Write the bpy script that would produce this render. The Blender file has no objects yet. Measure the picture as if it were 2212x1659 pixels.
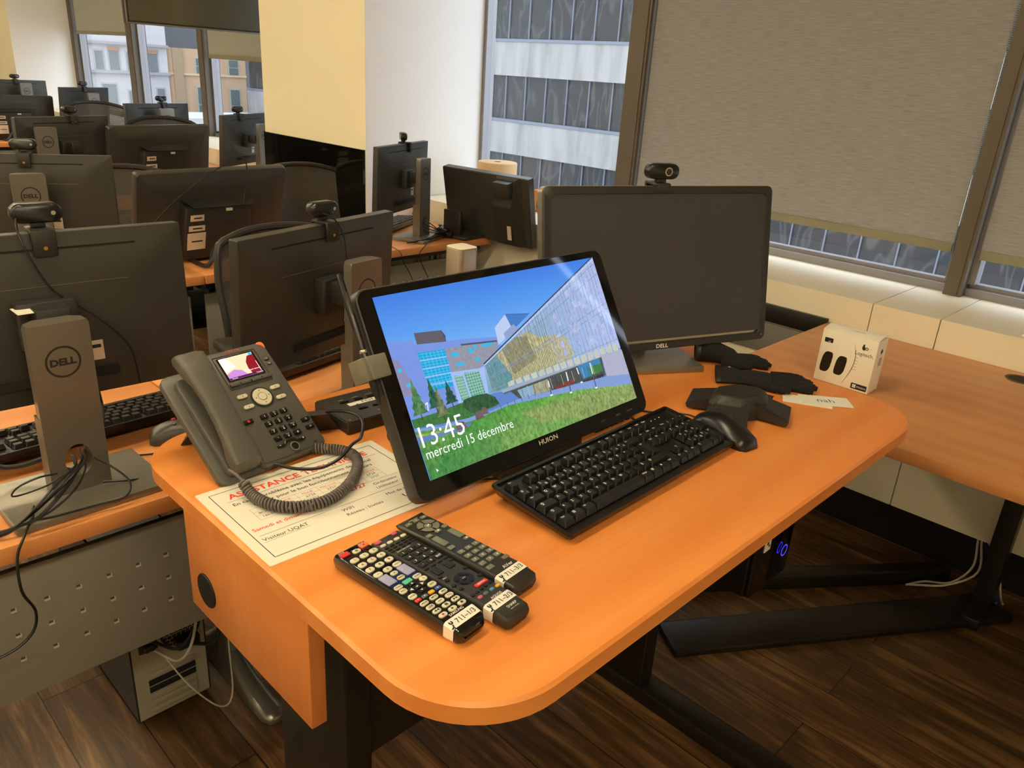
import bpy, bmesh, math, random
from mathutils import Matrix, Vector, Euler
R = math.radians
random.seed(7)
sc = bpy.context.scene
col = sc.collection

# ------------------------------------------------------------------ camera, world, light, exposure
cam_d = bpy.data.cameras.new('camera'); cam = bpy.data.objects.new('camera', cam_d); col.objects.link(cam)
cam_d.sensor_width = 36; cam_d.lens = 36 * 1684.31 / 2212; cam_d.clip_start = 0.02; cam_d.clip_end = 300
cx = Vector((0.7039267, -0.7076645, 0.0608123)); cy = Vector((-0.2232764, -0.3017469, -0.9268746)); cz = Vector((0.6742661, 0.6388738, -0.3704125))
CAM = Vector((0, 0, 1.425))
cam.matrix_world = Matrix(((cx.x, -cy.x, -cz.x, CAM.x), (cx.y, -cy.y, -cz.y, CAM.y), (cx.z, -cy.z, -cz.z, CAM.z), (0, 0, 0, 1)))
sc.camera = cam
sc.view_settings.view_transform = 'Standard'; sc.view_settings.look = 'None'
sc.view_settings.gamma = 1; sc.view_settings.exposure = 0.6; sc.view_settings.use_curve_mapping = False
sc.cycles.use_denoising = True
sc.cycles.max_bounces = 7; sc.cycles.diffuse_bounces = 4; sc.cycles.glossy_bounces = 4; sc.cycles.transparent_max_bounces = 12
sc.cycles.sample_clamp_indirect = 6; sc.cycles.caustics_reflective = False; sc.cycles.caustics_refractive = False
world = bpy.data.worlds.new('overcast_sky'); sc.world = world; world.use_nodes = True
bg = world.node_tree.nodes['Background']; bg.inputs[0].default_value = (0.80, 0.88, 1.0, 1); bg.inputs[1].default_value = 3.1
TUBE_COL = (1.0, 0.865, 0.585); TUBE_E = 38.0        # warm fluorescent tubes in the ceiling

# ------------------------------------------------------------------ materials
def C(h):
    h = h.lstrip('#'); o = []
    for i in (0, 2, 4):
        c = int(h[i:i + 2], 16) / 255
        o.append(c / 12.92 if c <= .04045 else ((c + .055) / 1.055) ** 2.4)
    return (*o, 1)
MATS = {}
def mat(name, color=(.5, .5, .5, 1), rough=.5, metal=0, spec=.5, emit=None, es=1, bump=0, bscale=400, trans=0, alpha=1, coat=0, mottle=0, mscale=6):
    if name in MATS: return MATS[name]
    if isinstance(color, str): color = C(color)
    m = bpy.data.materials.new(name); m.use_nodes = True; nt = m.node_tree; b = nt.nodes['Principled BSDF']
    b.inputs['Base Color'].default_value = color; b.inputs['Roughness'].default_value = rough; b.inputs['Metallic'].default_value = metal
    b.inputs['Specular IOR Level'].default_value = spec; b.inputs['Transmission Weight'].default_value = trans; b.inputs['Alpha'].default_value = alpha
    b.inputs['Coat Weight'].default_value = coat
    if emit: b.inputs['Emission Color'].default_value = C(emit) if isinstance(emit, str) else (*emit[:3], 1); b.inputs['Emission Strength'].default_value = es
    if bump or mottle:
        tc = nt.nodes.new('ShaderNodeTexCoord')
    if bump:
        n = nt.nodes.new('ShaderNodeTexNoise'); n.inputs['Scale'].default_value = bscale; n.inputs['Detail'].default_value = 2
        bp = nt.nodes.new('ShaderNodeBump'); bp.inputs['Strength'].default_value = bump; bp.inputs['Distance'].default_value = .001
        nt.links.new(tc.outputs['Object'], n.inputs['Vector']); nt.links.new(n.outputs[0], bp.inputs['Height']); nt.links.new(bp.outputs[0], b.inputs['Normal'])
    if mottle:
        n2 = nt.nodes.new('ShaderNodeTexNoise'); n2.inputs['Scale'].default_value = mscale; n2.inputs['Detail'].default_value = 4
        mx = nt.nodes.new('ShaderNodeMix'); mx.data_type = 'RGBA'
        mx.inputs[6].default_value = tuple(c * (1 - mottle) for c in color[:3]) + (1,); mx.inputs[7].default_value = tuple(min(1, c * (1 + mottle)) for c in color[:3]) + (1,)
        nt.links.new(tc.outputs['Object'], n2.inputs['Vector']); nt.links.new(n2.outputs[0], mx.inputs[0]); nt.links.new(mx.outputs[2], b.inputs['Base Color'])
    MATS[name] = m; return m
def nodes(name):
    m = bpy.data.materials.new(name); m.use_nodes = True; nt = m.node_tree; MATS[name] = m
    return m, nt, nt.nodes['Principled BSDF'], nt.nodes.new('ShaderNodeTexCoord')
def N(nt, t, **k):
    n = nt.nodes.new(t)
    for a, v in k.items():
        if a.startswith('_'): setattr(n, a[1:], v)
        else: n.inputs[a.replace('__', ' ')].default_value = v
    return n
def ramp(nt, stops):
    r = nt.nodes.new('ShaderNodeValToRGB'); e = r.color_ramp.elements
    while len(e) < len(stops): e.new(.5)
    for i, (p, c) in enumerate(stops): e[i].position = p; e[i].color = C(c) if isinstance(c, str) else c
    return r
def wood(name, light, dark, axis='x', rough=.32, contrast=1.0):
    """smooth veneer laminate: long faint grain with cathedral arches"""
    m, nt, b, tc = nodes(name); L = nt.links.new
    mp = N(nt, 'ShaderNodeMapping'); mp.inputs['Scale'].default_value = {'x': (.9, 7, 7), 'y': (7, .9, 7), 'z': (7, 7, .9)}[axis]
    n1 = N(nt, 'ShaderNodeTexNoise', Scale=2.2, Detail=6, Roughness=.55, Distortion=.5)
    w = N(nt, 'ShaderNodeTexWave', Scale=.55, Distortion=7.0, Detail=3, **{'Detail__Scale': .7}); w.bands_direction = 'Y' if axis == 'x' else 'X'
    mp2 = N(nt, 'ShaderNodeMapping'); mp2.inputs['Scale'].default_value = {'x': (2.5, 220, 220), 'y': (220, 2.5, 220), 'z': (220, 220, 2.5)}[axis]
    n2 = N(nt, 'ShaderNodeTexNoise', Scale=1.5, Detail=2)
    r1 = ramp(nt, [(.28, dark), (.72, light)])
    L(tc.outputs['Object'], mp.inputs[0]); L(mp.outputs[0], n1.inputs[0]); L(mp.outputs[0], w.inputs[0]); L(tc.outputs['Object'], mp2.inputs[0]); L(mp2.outputs[0], n2.inputs[0])
    a = N(nt, 'ShaderNodeMath', _operation='MULTIPLY'); a.inputs[1].default_value = .55 * contrast
    a2 = N(nt, 'ShaderNodeMath', _operation='MULTIPLY_ADD'); a2.inputs[1].default_value = .22 * contrast
    a3 = N(nt, 'ShaderNodeMath', _operation='MULTIPLY_ADD'); a3.inputs[1].default_value = .25 * contrast
    L(n1.outputs[0], a.inputs[0]); L(w.outputs[1], a2.inputs[0]); L(a.outputs[0], a2.inputs[2]); L(n2.outputs[0], a3.inputs[0]); L(a2.outputs[0], a3.inputs[2])
    L(a3.outputs[0], r1.inputs[0]); L(r1.outputs[0], b.inputs['Base Color'])
    b.inputs['Roughness'].default_value = rough; b.inputs['Specular IOR Level'].default_value = .4
    return m
w_main = wood('orange_maple_laminate', '#ec984e', '#dd833c', 'x', .30)
w_row = wood('worn_maple_laminate', '#e9a164', '#dc8d4e', 'x', .36)
w_side = wood('brown_maple_laminate', '#c88c58', '#ba7c4a', 'y', .34)
w_panel = wood('maple_laminate_panel', '#e08e4c', '#ce7a3a', 'z', .34)
def floor_mat():
    m, nt, b, tc = nodes('dark_oak_plank_floor'); L = nt.links.new
    mp = N(nt, 'ShaderNodeMapping'); mp.inputs['Rotation'].default_value = (0, 0, R(90))
    br = N(nt, 'ShaderNodeTexBrick', _offset=.37, _offset_frequency=2, Scale=1.0, **{'Mortar__Size': .0015, 'Brick__Width': 1.25, 'Row__Height': .145, 'Bias': 0.0})
    br.inputs['Color1'].default_value = (0, 0, 0, 1); br.inputs['Color2'].default_value = (1, 1, 1, 1); br.inputs['Mortar'].default_value = (.5, .5, .5, 1)
    L(tc.outputs['Object'], mp.inputs[0]); L(mp.outputs[0], br.inputs[0])
    mp2 = N(nt, 'ShaderNodeMapping'); mp2.inputs['Scale'].default_value = (16, 1.3, 1)
    ad = N(nt, 'ShaderNodeVectorMath', _operation='MULTIPLY_ADD'); ad.inputs[1].default_value = (3, 9, 0)
    L(br.outputs[0], ad.inputs[0]); L(tc.outputs['Object'], ad.inputs[2]); L(ad.outputs[0], mp2.inputs[0])
    n1 = N(nt, 'ShaderNodeTexNoise', Scale=2.4, Detail=7, Roughness=.62, Distortion=.9); L(mp2.outputs[0], n1.inputs[0])
    r = ramp(nt, [(.3, '#33220f'), (.5, '#5e4326'), (.72, '#947044')]); L(n1.outputs[0], r.inputs[0])
    mx = N(nt, 'ShaderNodeMix', _data_type='RGBA', _blend_type='MULTIPLY'); mx.inputs[0].default_value = .55
    r2 = ramp(nt, [(0, (.45, .42, .4, 1)), (1, (1.1, 1, .95, 1))]); L(br.outputs[0], r2.inputs[0]); L(r.outputs[0], mx.inputs[6]); L(r2.outputs[0], mx.inputs[7])
    mx2 = N(nt, 'ShaderNodeMix', _data_type='RGBA'); L(br.outputs[1], mx2.inputs[0]); L(mx.outputs[2], mx2.inputs[6]); mx2.inputs[7].default_value = C('#150c06')
    L(mx2.outputs[2], b.inputs['Base Color']); b.inputs['Roughness'].default_value = .42
    return m
m_floor = floor_mat()
def fabric_blind(name, light, dark):
    m, nt, b, tc = nodes(name); L = nt.links.new
    mp = N(nt, 'ShaderNodeMapping'); mp.inputs['Scale'].default_value = (1, 9, 170)
    n1 = N(nt, 'ShaderNodeTexNoise', Scale=2.0, Detail=5, Roughness=.6, Distortion=.3); L(tc.outputs['Object'], mp.inputs[0]); L(mp.outputs[0], n1.inputs[0])
    r = ramp(nt, [(.3, dark), (.7, light)]); L(n1.outputs[0], r.inputs[0]); L(r.outputs[0], b.inputs['Base Color']); b.inputs['Roughness'].default_value = .9
    bp = N(nt, 'ShaderNodeBump', Strength=.3, Distance=.001); L(n1.outputs[0], bp.inputs['Height']); L(bp.outputs[0], b.inputs['Normal'])
    tr = N(nt, 'ShaderNodeBsdfTranslucent'); tr.inputs[0].default_value = (.5, .5, .48, 1); ms = N(nt, 'ShaderNodeMixShader'); ms.inputs[0].default_value = .10
    L(b.outputs[0], ms.inputs[1]); L(tr.outputs[0], ms.inputs[2]); L(ms.outputs[0], nt.nodes['Material Output'].inputs[0])
    return m
m_blind = fabric_blind('grey_roller_blind_fabric', '#aaa9ab', '#8c8b8c')
m_blind2 = fabric_blind('green_grey_blind_fabric', '#b4b5a9', '#a0a297')
m_wall = mat('warm_white_paint', '#efe9da', .75, mottle=.03, mscale=1.2)
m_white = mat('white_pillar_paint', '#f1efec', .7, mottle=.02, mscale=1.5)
m_yellow = mat('pale_yellow_side', '#f7efcf', .7, mottle=.02, mscale=2)  # yellower tone for the room-facing side of the pillars
m_cream = mat('cream_enamel_metal', '#f3ead0', .42, mottle=.02, mscale=3)
m_ceil = mat('white_ceiling_tile', '#e9e4d8', .9, bump=.3, bscale=90)
m_brown = mat('bronze_window_frame', '#5b5145', .5)
m_alum = mat('grey_aluminium_frame', '#8d8b8e', .4, metal=.5)
m_hem = mat('olive_blind_hem', '#86816c', .8)
m_blk = mat('black_matt_plastic', '#282622', .48, bump=.12, bscale=900)
m_blk2 = mat('black_smooth_plastic', '#151413', .28)
m_gloss = mat('black_gloss_plastic', '#0c0c0c', .08, coat=.4)
m_shell = mat('charcoal_monitor_shell', '#35332e', .42, bump=.1, bscale=700)
m_slot = mat('dark_slot', '#080808', .8)
m_silver = mat('silver_grey_plastic', '#7c776d', .36, metal=.5)
m_silver2 = mat('bright_silver_edge', '#b9b3a2', .25, metal=.8)
m_grey = mat('grey_powder_coat', '#8a857c', .5, mottle=.03, mscale=8)
m_ink = mat('dark_grey_ink', '#26231f', .5)
m_whiteink = mat('white_ink', '#e6e2d8', .6)
m_paper = mat('white_paper', '#f1ecdd', .8)
m_label = mat('pale_label', '#d6c3ae', .6)
m_phone = mat('graphite_phone_plastic', '#504e48', .42, bump=.15, bscale=1200)
m_cableb = mat('black_cable', '#141312', .4)
m_cableg = mat('light_cable', '#bdb6a6', .5)
m_steel = mat('black_steel', '#17140f', .38)
m_cord = mat('grey_coil_cord', '#58504c', .5)
m_brass = mat('brass_screw', '#c79a4a', .25, metal=1)
m_rubber = mat('black_rubber', '#0d0d0d', .8)
m_red = mat('red_button', '#c3282c', .45); m_blue = mat('blue_button', '#2b3f86', .45); m_green = mat('green_button', '#2f8f5a', .45)
m_yel = mat('yellow_button', '#e8a52a', .45); m_orange = mat('orange_button', '#e8784a', .45); m_mint = mat('mint_button', '#4fb08c', .45)
m_lav = mat('lavender_button', '#9a9cc4', .45); m_keyw = mat('cream_button', '#d9d2b8', .45); m_keyg = mat('grey_green_button', '#6c6d5e', .45)
m_pink = mat('pink_button', '#c0566c', .45); m_redink = mat('red_ink', '#dd3a2a', .6); m_blackink = mat('black_ink', '#1b1a18', .6)
def glass_mat():
    m = bpy.data.materials.new('window_glass'); m.use_nodes = True; nt = m.node_tree; nt.nodes.remove(nt.nodes['Principled BSDF'])
    t = N(nt, 'ShaderNodeBsdfTransparent'); t.inputs[0].default_value = (.93, .95, .95, 1); g = N(nt, 'ShaderNodeBsdfGlossy', Roughness=.0)
    g.inputs[0].default_value = (.9, .9, .9, 1); lw = N(nt, 'ShaderNodeLayerWeight', Blend=.5); pw = N(nt, 'ShaderNodeMath', _operation='POWER'); pw.inputs[1].default_value = 4; nt.links.new(lw.outputs[1], pw.inputs[0])
    f = N(nt, 'ShaderNodeMath', _operation='MULTIPLY_ADD'); f.inputs[1].default_value = .5; f.inputs[2].default_value = .03; nt.links.new(pw.outputs[0], f.inputs[0]); ms = N(nt, 'ShaderNodeMixShader')
    nt.links.new(f.outputs[0], ms.inputs[0]); nt.links.new(t.outputs[0], ms.inputs[1]); nt.links.new(g.outputs[0], ms.inputs[2]); nt.links.new(ms.outputs[0], nt.nodes['Material Output'].inputs[0])
    return m
m_glass = glass_mat()
def mesh_mat():
    m, nt, b, tc = nodes('black_chair_mesh'); L = nt.links.new
    b.inputs['Base Color'].default_value = C('#48453e'); b.inputs['Roughness'].default_value = .7
    w1 = N(nt, 'ShaderNodeTexWave', Scale=75); w1.bands_direction = 'Z'; w2 = N(nt, 'ShaderNodeTexWave', Scale=75); w2.bands_direction = 'X'
    L(tc.outputs['Object'], w1.inputs[0]); L(tc.outputs['Object'], w2.inputs[0])
    mm = N(nt, 'ShaderNodeMath', _operation='MINIMUM'); L(w1.outputs[1], mm.inputs[0]); L(w2.outputs[1], mm.inputs[1])
    gt = N(nt, 'ShaderNodeMath', _operation='GREATER_THAN'); gt.inputs[1].default_value = .78; L(mm.outputs[0], gt.inputs[0])
    t = N(nt, 'ShaderNodeBsdfTransparent'); ms = N(nt, 'ShaderNodeMixShader'); L(gt.outputs[0], ms.inputs[0]); L(b.outputs[0], ms.inputs[1]); L(t.outputs[0], ms.inputs[2])
    L(ms.outputs[0], nt.nodes['Material Output'].inputs[0])
    return m
m_mesh = mesh_mat()
def perf_mat():          # woven microphone grille
    m, nt, b, tc = nodes('black_grille'); L = nt.links.new
    v = N(nt, 'ShaderNodeTexVoronoi', Scale=330); L(tc.outputs['Object'], v.inputs[0])
    r = ramp(nt, [(.25, '#050505'), (.6, '#2b2926')]); L(v.outputs[0], r.inputs[0]); L(r.outputs[0], b.inputs['Base Color'])
    bp = N(nt, 'ShaderNodeBump', Strength=.8, Distance=.0008); L(v.outputs[0], bp.inputs['Height']); L(bp.outputs[0], b.inputs['Normal']); b.inputs['Roughness'].default_value = .45
    return m
m_grille = perf_mat()

# ------------------------------------------------------------------ mesh builder
def rrect(w, d, r, n=5):
    r = max(min(r, w / 2 - 1e-5, d / 2 - 1e-5), 1e-5); o = []
    for (sx, sy, a0) in ((1, 1, 0), (-1, 1, 90), (-1, -1, 180), (1, -1, 270)):
        for k in range(n + 1):
            a = R(a0 + 90 * k / n); o.append((sx * (w / 2 - r) + r * math.cos(a), sy * (d / 2 - r) + r * math.sin(a)))
    return o
def spline(P, k=8):
    P = [Vector(p) for p in P]; P = [P[0] * 2 - P[1]] + P + [P[-1] * 2 - P[-2]]; o = []
    for i in range(1, len(P) - 2):
        for j in range(k):
            t = j / k; a, b, c, d = P[i - 1], P[i], P[i + 1], P[i + 2]
            o.append(.5 * ((2 * b) + (c - a) * t + (2 * a - 5 * b + 4 * c - d) * t * t + (3 * b - a - 3 * c + d) * t ** 3))
    o.append(P[-2]); return o
GLY = {}
def glyphs(s, bold=0.0):
    k = (s, bold)
    if k not in GLY:
        cu = bpy.data.curves.new('glyphs', 'FONT'); cu.body = s; cu.resolution_u = 2; cu.offset = bold; cu.fill_mode = 'FRONT'
        ob = bpy.data.objects.new('glyphs', cu); me = ob.to_mesh()
        vs = [tuple(v.co) for v in me.vertices]; fs = [tuple(p.vertices) for p in me.polygons]
        ob.to_mesh_clear(); bpy.data.objects.remove(ob); bpy.data.curves.remove(cu)
        GLY[k] = (vs, fs)
    return GLY[k]
FRONT = Matrix.Rotation(R(90), 4, 'X')                       # drawing plane -> upright plane facing -y
BACK = Matrix.Rotation(R(180), 4, 'Z') @ FRONT               # upright plane facing +y
class MB:
    def __init__(s, *mats): s.v = []; s.f = []; s.m = []; s.T = Matrix(); s.mi = 0; s.mats = list(mats); s.flat = set()
    def use(s, m):
        if m not in s.mats: s.mats.append(m)
        s.mi = s.mats.index(m); return s
    def at(s, T=None): s.T = T if T is not None else Matrix(); return s
    def add(s, vs, fs, T=None):
        b = len(s.v); T = s.T @ T if T is not None else s.T
        s.v += [tuple(T @ Vector(v)) for v in vs]
        for f in fs: s.f.append(tuple(b + i for i in f)); s.m.append(s.mi)
        return s
    def box(s, x0, x1, y0, y1, z0, z1, T=None):
        return s.add([(x0, y0, z0), (x1, y0, z0), (x1, y1, z0), (x0, y1, z0), (x0, y0, z1), (x1, y0, z1), (x1, y1, z1), (x0, y1, z1)],
                     [(0, 3, 2, 1), (4, 5, 6, 7), (0, 1, 5, 4), (1, 2, 6, 5), (2, 3, 7, 6), (3, 0, 4, 7)], T)
    def loft(s, loops, cap0=True, cap1=True, T=None, closed=True):
        n = len(loops[0]); vs = [v for l in loops for v in l]; fs = []
        for i in range(len(loops) - 1):
            for j in range(n if closed else n - 1):
                k = (j + 1) % n; fs.append((i * n + j, i * n + k, (i + 1) * n + k, (i + 1) * n + j))
        if cap0: fs.append(tuple(range(n - 1, -1, -1)))
        if cap1: fs.append(tuple((len(loops) - 1) * n + j for j in range(n)))
        return s.add(vs, fs, T)
    def rbox(s, c, size, r=.003, b=.001, seg=3, T=None, top=(1, 1), bb=None):
        """rounded box, c = centre, r plan radius, b edge round, top = taper"""
        w, d, h = size; bb = b if bb is None else bb; L = []
        def lp(z, i):
            k = (z + h / 2) / h; tx = 1 + (top[0] - 1) * k; ty = 1 + (top[1] - 1) * k
            return [(c[0] + x, c[1] + y, c[2] + z) for x, y in rrect(w * tx - 2 * i, d * ty - 2 * i, max(r - i, 1e-4), seg)]
        if bb > 0: L += [lp(-h / 2 + bb * (1 - math.cos(R(45 * k))), bb * (1 - math.sin(R(45 * k)))) for k in range(3)]
        else: L.append(lp(-h / 2, 0))
        if b > 0: L += [lp(h / 2 - b * (1 - math.sin(R(45 * k))), b * (1 - math.cos(R(45 * k)))) for k in range(3)]
        else: L.append(lp(h / 2, 0))
        return s.loft(L, T=T)
    def cyl(s, c, r, h, n=20, T=None, r2=None, axis='z', b=0):
        r2 = r if r2 is None else r2
        A = {'z': Matrix(), 'x': Matrix.Rotation(R(90), 4, 'Y'), 'y': Matrix.Rotation(R(-90), 4, 'X')}[axis]
        lv = [(-h / 2, r - b), (-h / 2 + b, r), (h / 2 - b, r2), (h / 2, r2 - b)] if b else [(-h / 2, r), (h / 2, r2)]
        M = Matrix.Translation(c) @ A; M = T @ M if T is not None else M
        return s.loft([[(rr * math.cos(2 * math.pi * k / n), rr * math.sin(2 * math.pi * k / n), z) for k in range(n)] for z, rr in lv], T=M)
    def lathe(s, prof, n=24, T=None, cap0=True, cap1=True):
        return s.loft([[(r * math.cos(2 * math.pi * k / n), r * math.sin(2 * math.pi * k / n), z) for k in range(n)] for r, z in prof], cap0, cap1, T)
    def tube(s, P, r, n=7, k=6, T=None, raw=False):
        P = [Vector(p) for p in P] if raw else spline(P, k)
        t = (P[1] - P[0]).normalized(); u = t.orthogonal().normalized(); L = []
        for i, p in enumerate(P):
            t2 = (P[min(i + 1, len(P) - 1)] - P[max(i - 1, 0)]).normalized(); q = t.rotation_difference(t2); u = q @ u; t = t2; v = t.cross(u)
            rr = r[min(i * len(r) // len(P), len(r) - 1)] if isinstance(r, (list, tuple)) else r
            L.append([tuple(p + (u * math.cos(2 * math.pi * j / n) + v * math.sin(2 * math.pi * j / n)) * rr) for j in range(n)])
        return s.loft(L, T=T)
    def poly(s, pts, z=0, T=None): return s.add([(x, y, z) for x, y in pts], [tuple(range(len(pts)))], T)
    def prism(s, pts, z0, z1, T=None, b=0):
        n = len(pts)
        if b:
            cxx = sum(p[0] for p in pts) / n; cyy = sum(p[1] for p in pts) / n
            def ins(d): return [inset(pts, i, d) for i in range(n)]
            L = [[(x, y, z0) for x, y in ins(b)], [(x, y, z0 + b) for x, y in pts], [(x, y, z1 - b) for x, y in pts], [(x, y, z1) for x, y in ins(b)]]
        else: L = [[(x, y, z0) for x, y in pts], [(x, y, z1) for x, y in pts]]
        return s.loft(L, T=T)
    def ring(s, r0, r1, n=32, z=0, T=None, a0=0, a1=360, sx=1, sy=1):
        full = abs(a1 - a0) >= 360; m = n if full else n + 1
        an = [R(a0 + (a1 - a0) * k / n) for k in range(m)]
        vs = [(r0 * sx * math.cos(a), r0 * sy * math.sin(a), z) for a in an] + [(r1 * sx * math.cos(a), r1 * sy * math.sin(a), z) for a in an]
        fs = [(k, (k + 1) % m, m + (k + 1) % m, m + k)[::-1] for k in range(m if full else m - 1)]
        return s.add(vs, fs, T)
    def text(s, st, size, T, align='c', bold=0.0, sx=1.0):
        vs, fs = glyphs(st, bold)
        if not vs: return s
        x0 = min(v[0] for v in vs); x1 = max(v[0] for v in vs); off = {'c': (x0 + x1) / 2, 'l': x0, 'r': x1}[align]
        return s.add([((v[0] - off) * size * sx, v[1] * size, 0) for v in vs], fs, T)
    def build(s, name, parent=None, smooth=True, angle=35):
        me = bpy.data.meshes.new(name); me.from_pydata(s.v, [], s.f)
        for m in s.mats: me.materials.append(m)
        me.polygons.foreach_set('material_index', s.m)
        if smooth:
            me.polygons.foreach_set('use_smooth', [True] * len(s.f)); me.update(); me.set_sharp_from_angle(angle=R(angle))
        me.update(); o = bpy.data.objects.new(name, me); col.objects.link(o)
        if parent is not None: o.parent = parent
        return o
def inset(pts, i, d):
    n = len(pts); p0, p, p1 = Vector(pts[i - 1]), Vector(pts[i]), Vector(pts[(i + 1) % n])
    a = (p - p0); b = (p1 - p)
    if a.length < 1e-9 or b.length < 1e-9: return tuple(p)
    na = Vector((-a.y, a.x)).normalized(); nb = Vector((-b.y, b.x)).normalized(); m = (na + nb)
    if m.length < 1e-6: return tuple(p + na * d)
    m.normalize(); return tuple(p + m * (d / max(.4, m.dot(na))))
def tag(o, label=None, cat=None, group=None, kind=None):
    if label: o['label'] = label
    if cat: o['category'] = cat
    if group: o['group'] = group
    if kind: o['kind'] = kind
    return o
def thing(name, label, cat, loc=(0, 0, 0), rz=0, group=None, rot=None):
    o = bpy.data.objects.new(name, None); o.empty_display_size = .05; col.objects.link(o); o.location = loc
    o.rotation_euler = rot if rot else (0, 0, R(rz)); return tag(o, label, cat, group)
def struct(o, label=None): o['kind'] = 'structure'; return tag(o, label) if label else o
def copy_tree(o, parent=None):
    c = o.copy(); col.objects.link(c)
    if parent is not None: c.parent = parent
    for ch in [x for x in KIDS(o)]: copy_tree(ch, c)
    return c
def KIDS(o): return [x for x in list(col.objects) if x.parent == o]
Tr = Matrix.Translation
def Rz(a): return Matrix.Rotation(R(a), 4, 'Z')
def Rx(a): return Matrix.Rotation(R(a), 4, 'X')
def Ry(a): return Matrix.Rotation(R(a), 4, 'Y')

# ------------------------------------------------------------------ the room
GX = 2.94                                                     # window wall (glass plane)
struct(MB(m_floor).box(-4, 3.1, -3, 12.6, -.05, 0).build('floor'))
struct(MB(m_ceil).box(-4, 3.1, -3, 12.6, 2.7, 2.8).build('ceiling'))
struct(MB(m_wall).box(-4.1, -4, -3, 12.6, 0, 2.7).build('wall_left'))
struct(MB(m_wall).box(-4, 3.1, -3.1, -3, 0, 2.7).build('wall_back'))
struct(MB(mat('blue_grey_paint', '#aab0bb', .7)).box(-4, 3.1, 12.5, 12.6, 0, 2.7).build('wall_front'))
# window wall: cream enclosure with a sill, dark recess below
w = MB(m_wall); w.box(2.955, 3.1, -3, 12.5, 0, .80); w.box(2.90, 3.1, -3, 12.5, 2.58, 2.7); w.box(2.90, 3.1, -3, -2.05, .8, 2.6); w.box(2.90, 3.1, 9.9, 12.5, .8, 2.6); w.use(m_steel).box(2.62, 2.955, -3, 12.5, 0, .19)
struct(w.build('wall_right'))
seams = [-2.7, -2.07, -1.9, -.72, -.45, .635, .835, 1.99, 2.19, 3.095]
def ledge(y0, y1, n):
    b = MB(m_cream); g = .0016
    b.box(2.5, 2.955, y0 + g, y1 - g, .19, .822)
    return struct(b.build('trim_%d' % n))
k = 1
for a, b_ in zip(seams[:-1], seams[1:]): ledge(a, b_, k); k += 1
for a, b_ in ((4.015, 4.72), (4.72, 4.92), (4.92, 6.07), (6.07, 6.27), (6.27, 7.42), (7.42, 7.62), (7.62, 8.945)): ledge(a, b_, k); k += 1
mul = [(-2.05, -1.98), (-.385, -.32), (.690, .745), (2.07, 2.165), (3.40, 3.46), (4.76, 4.84), (6.10, 6.20), (7.43, 7.56), (8.86, 8.95)]
wins = [(.745, 2.07, 2.58), (2.165, 3.10, 2.58), (-.320, .690, 2.58), (-1.98, -.385, 2.58), (3.98, 4.76, 2.58), (4.84, 6.10, 2.58), (6.20, 7.43, 2.58), (7.56, 8.86, 2.58)]
for n, (y0, y1, z1) in enumerate(wins, 1):
    f = MB(m_alum); f.box(2.90, 2.97, y0, y1, .822, .848); f.box(2.925, 2.96, y0, y1, .848, .862); f.use(m_alum)
    f.box(2.905, 2.965, y0, y0 + .016, .862, z1); f.box(2.905, 2.965, y1 - .022, y1, .862, z1); f.box(2.905, 2.965, y0, y1, z1 - .02, z1)
    root = struct(f.build('window_%d' % n)); struct(MB(m_glass).box(2.938, 2.942, y0 + .016, y1 - .022, .862, z1 - .02).build('window_pane', root))
for n, (y0, y1) in enumerate(mul, k):
    if 3.1 < y0 < 4: continue
    b = MB(m_brown); b.box(2.86, 2.98, y0, y1, .822, 2.58); b.box(2.856, 2.86, y0 + .012, y0 + .016, .83, 2.58)
    struct(b.build('trim_%d' % n))
# pillars, black glass panel on the lower part of the near one
def pillar(n, x0, y0, y1):
    b = MB(m_white); T = Matrix()
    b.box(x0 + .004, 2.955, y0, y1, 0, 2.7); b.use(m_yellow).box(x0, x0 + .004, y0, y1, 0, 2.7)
    return struct(b.build(n), None)
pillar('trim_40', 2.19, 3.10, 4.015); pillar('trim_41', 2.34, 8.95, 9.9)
pn = MB(mat('black_back_painted_glass', '#060706', .06, spec=.6)).box(2.178, 2.19, 3.104, 4.01, .0, 1.052).build('wall_panel')
tag(pn, 'glossy black panel covering the lower part of the yellow pillar face', 'wall panel')

def blind(y0, y1, zb, label, m=m_blind, chain=None, x=2.885):
    t = thing('roller_blind', label, 'roller blind', (x, (y0 + y1) / 2, zb))
    wd = (y1 - y0) / 2; H = 2.56 - zb
    MB(m).box(-.0008, .0008, -wd, wd, .03, H).build('blind_fabric', t)
    MB(m_hem).rbox((0, 0, .015), (.010, wd * 2, .030), .003, .001).build('hem_bar', t)
    MB(m_alum).cyl((0, 0, H - .01), .022, wd * 2, 14, axis='y').build('roller_tube', t)
    if chain is not None:
        c = MB(mat('white_bead_chain', '#e9e4d6', .35))
        z = .09
        while z < H - .06:
            for dx in (-.006, .006):
                c.add([(dx - .0014, chain, z), (dx + .0014, chain, z), (dx, chain - .0016, z), (dx, chain + .0016, z), (dx, chain, z - .0016), (dx, chain, z + .0016)],
                      [(0, 2, 5), (2, 1, 5), (1, 3, 5), (3, 0, 5), (2, 0, 4), (1, 2, 4), (3, 1, 4), (0, 3, 4)])
            z += .006
        c.build('bead_chain', t)
    return t
blind(.758, 2.060, .958, 'wide grey roller blind lowered behind the black monitor with the round webcam', chain=-.655)
blind(-.312, .672, .95, 'grey roller blind lowered right of the brown window post at the right edge')
blind(-1.965, -.437, .95, 'grey roller blind lowered over the window outside the right photo edge')
blind(2.18, 3.09, 2.40, 'grey roller blind wound up above the window beside the white pillar')
blind(7.59, 8.83, 1.515, 'green grey roller blind pulled halfway in the farthest window', m_blind2)
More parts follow.
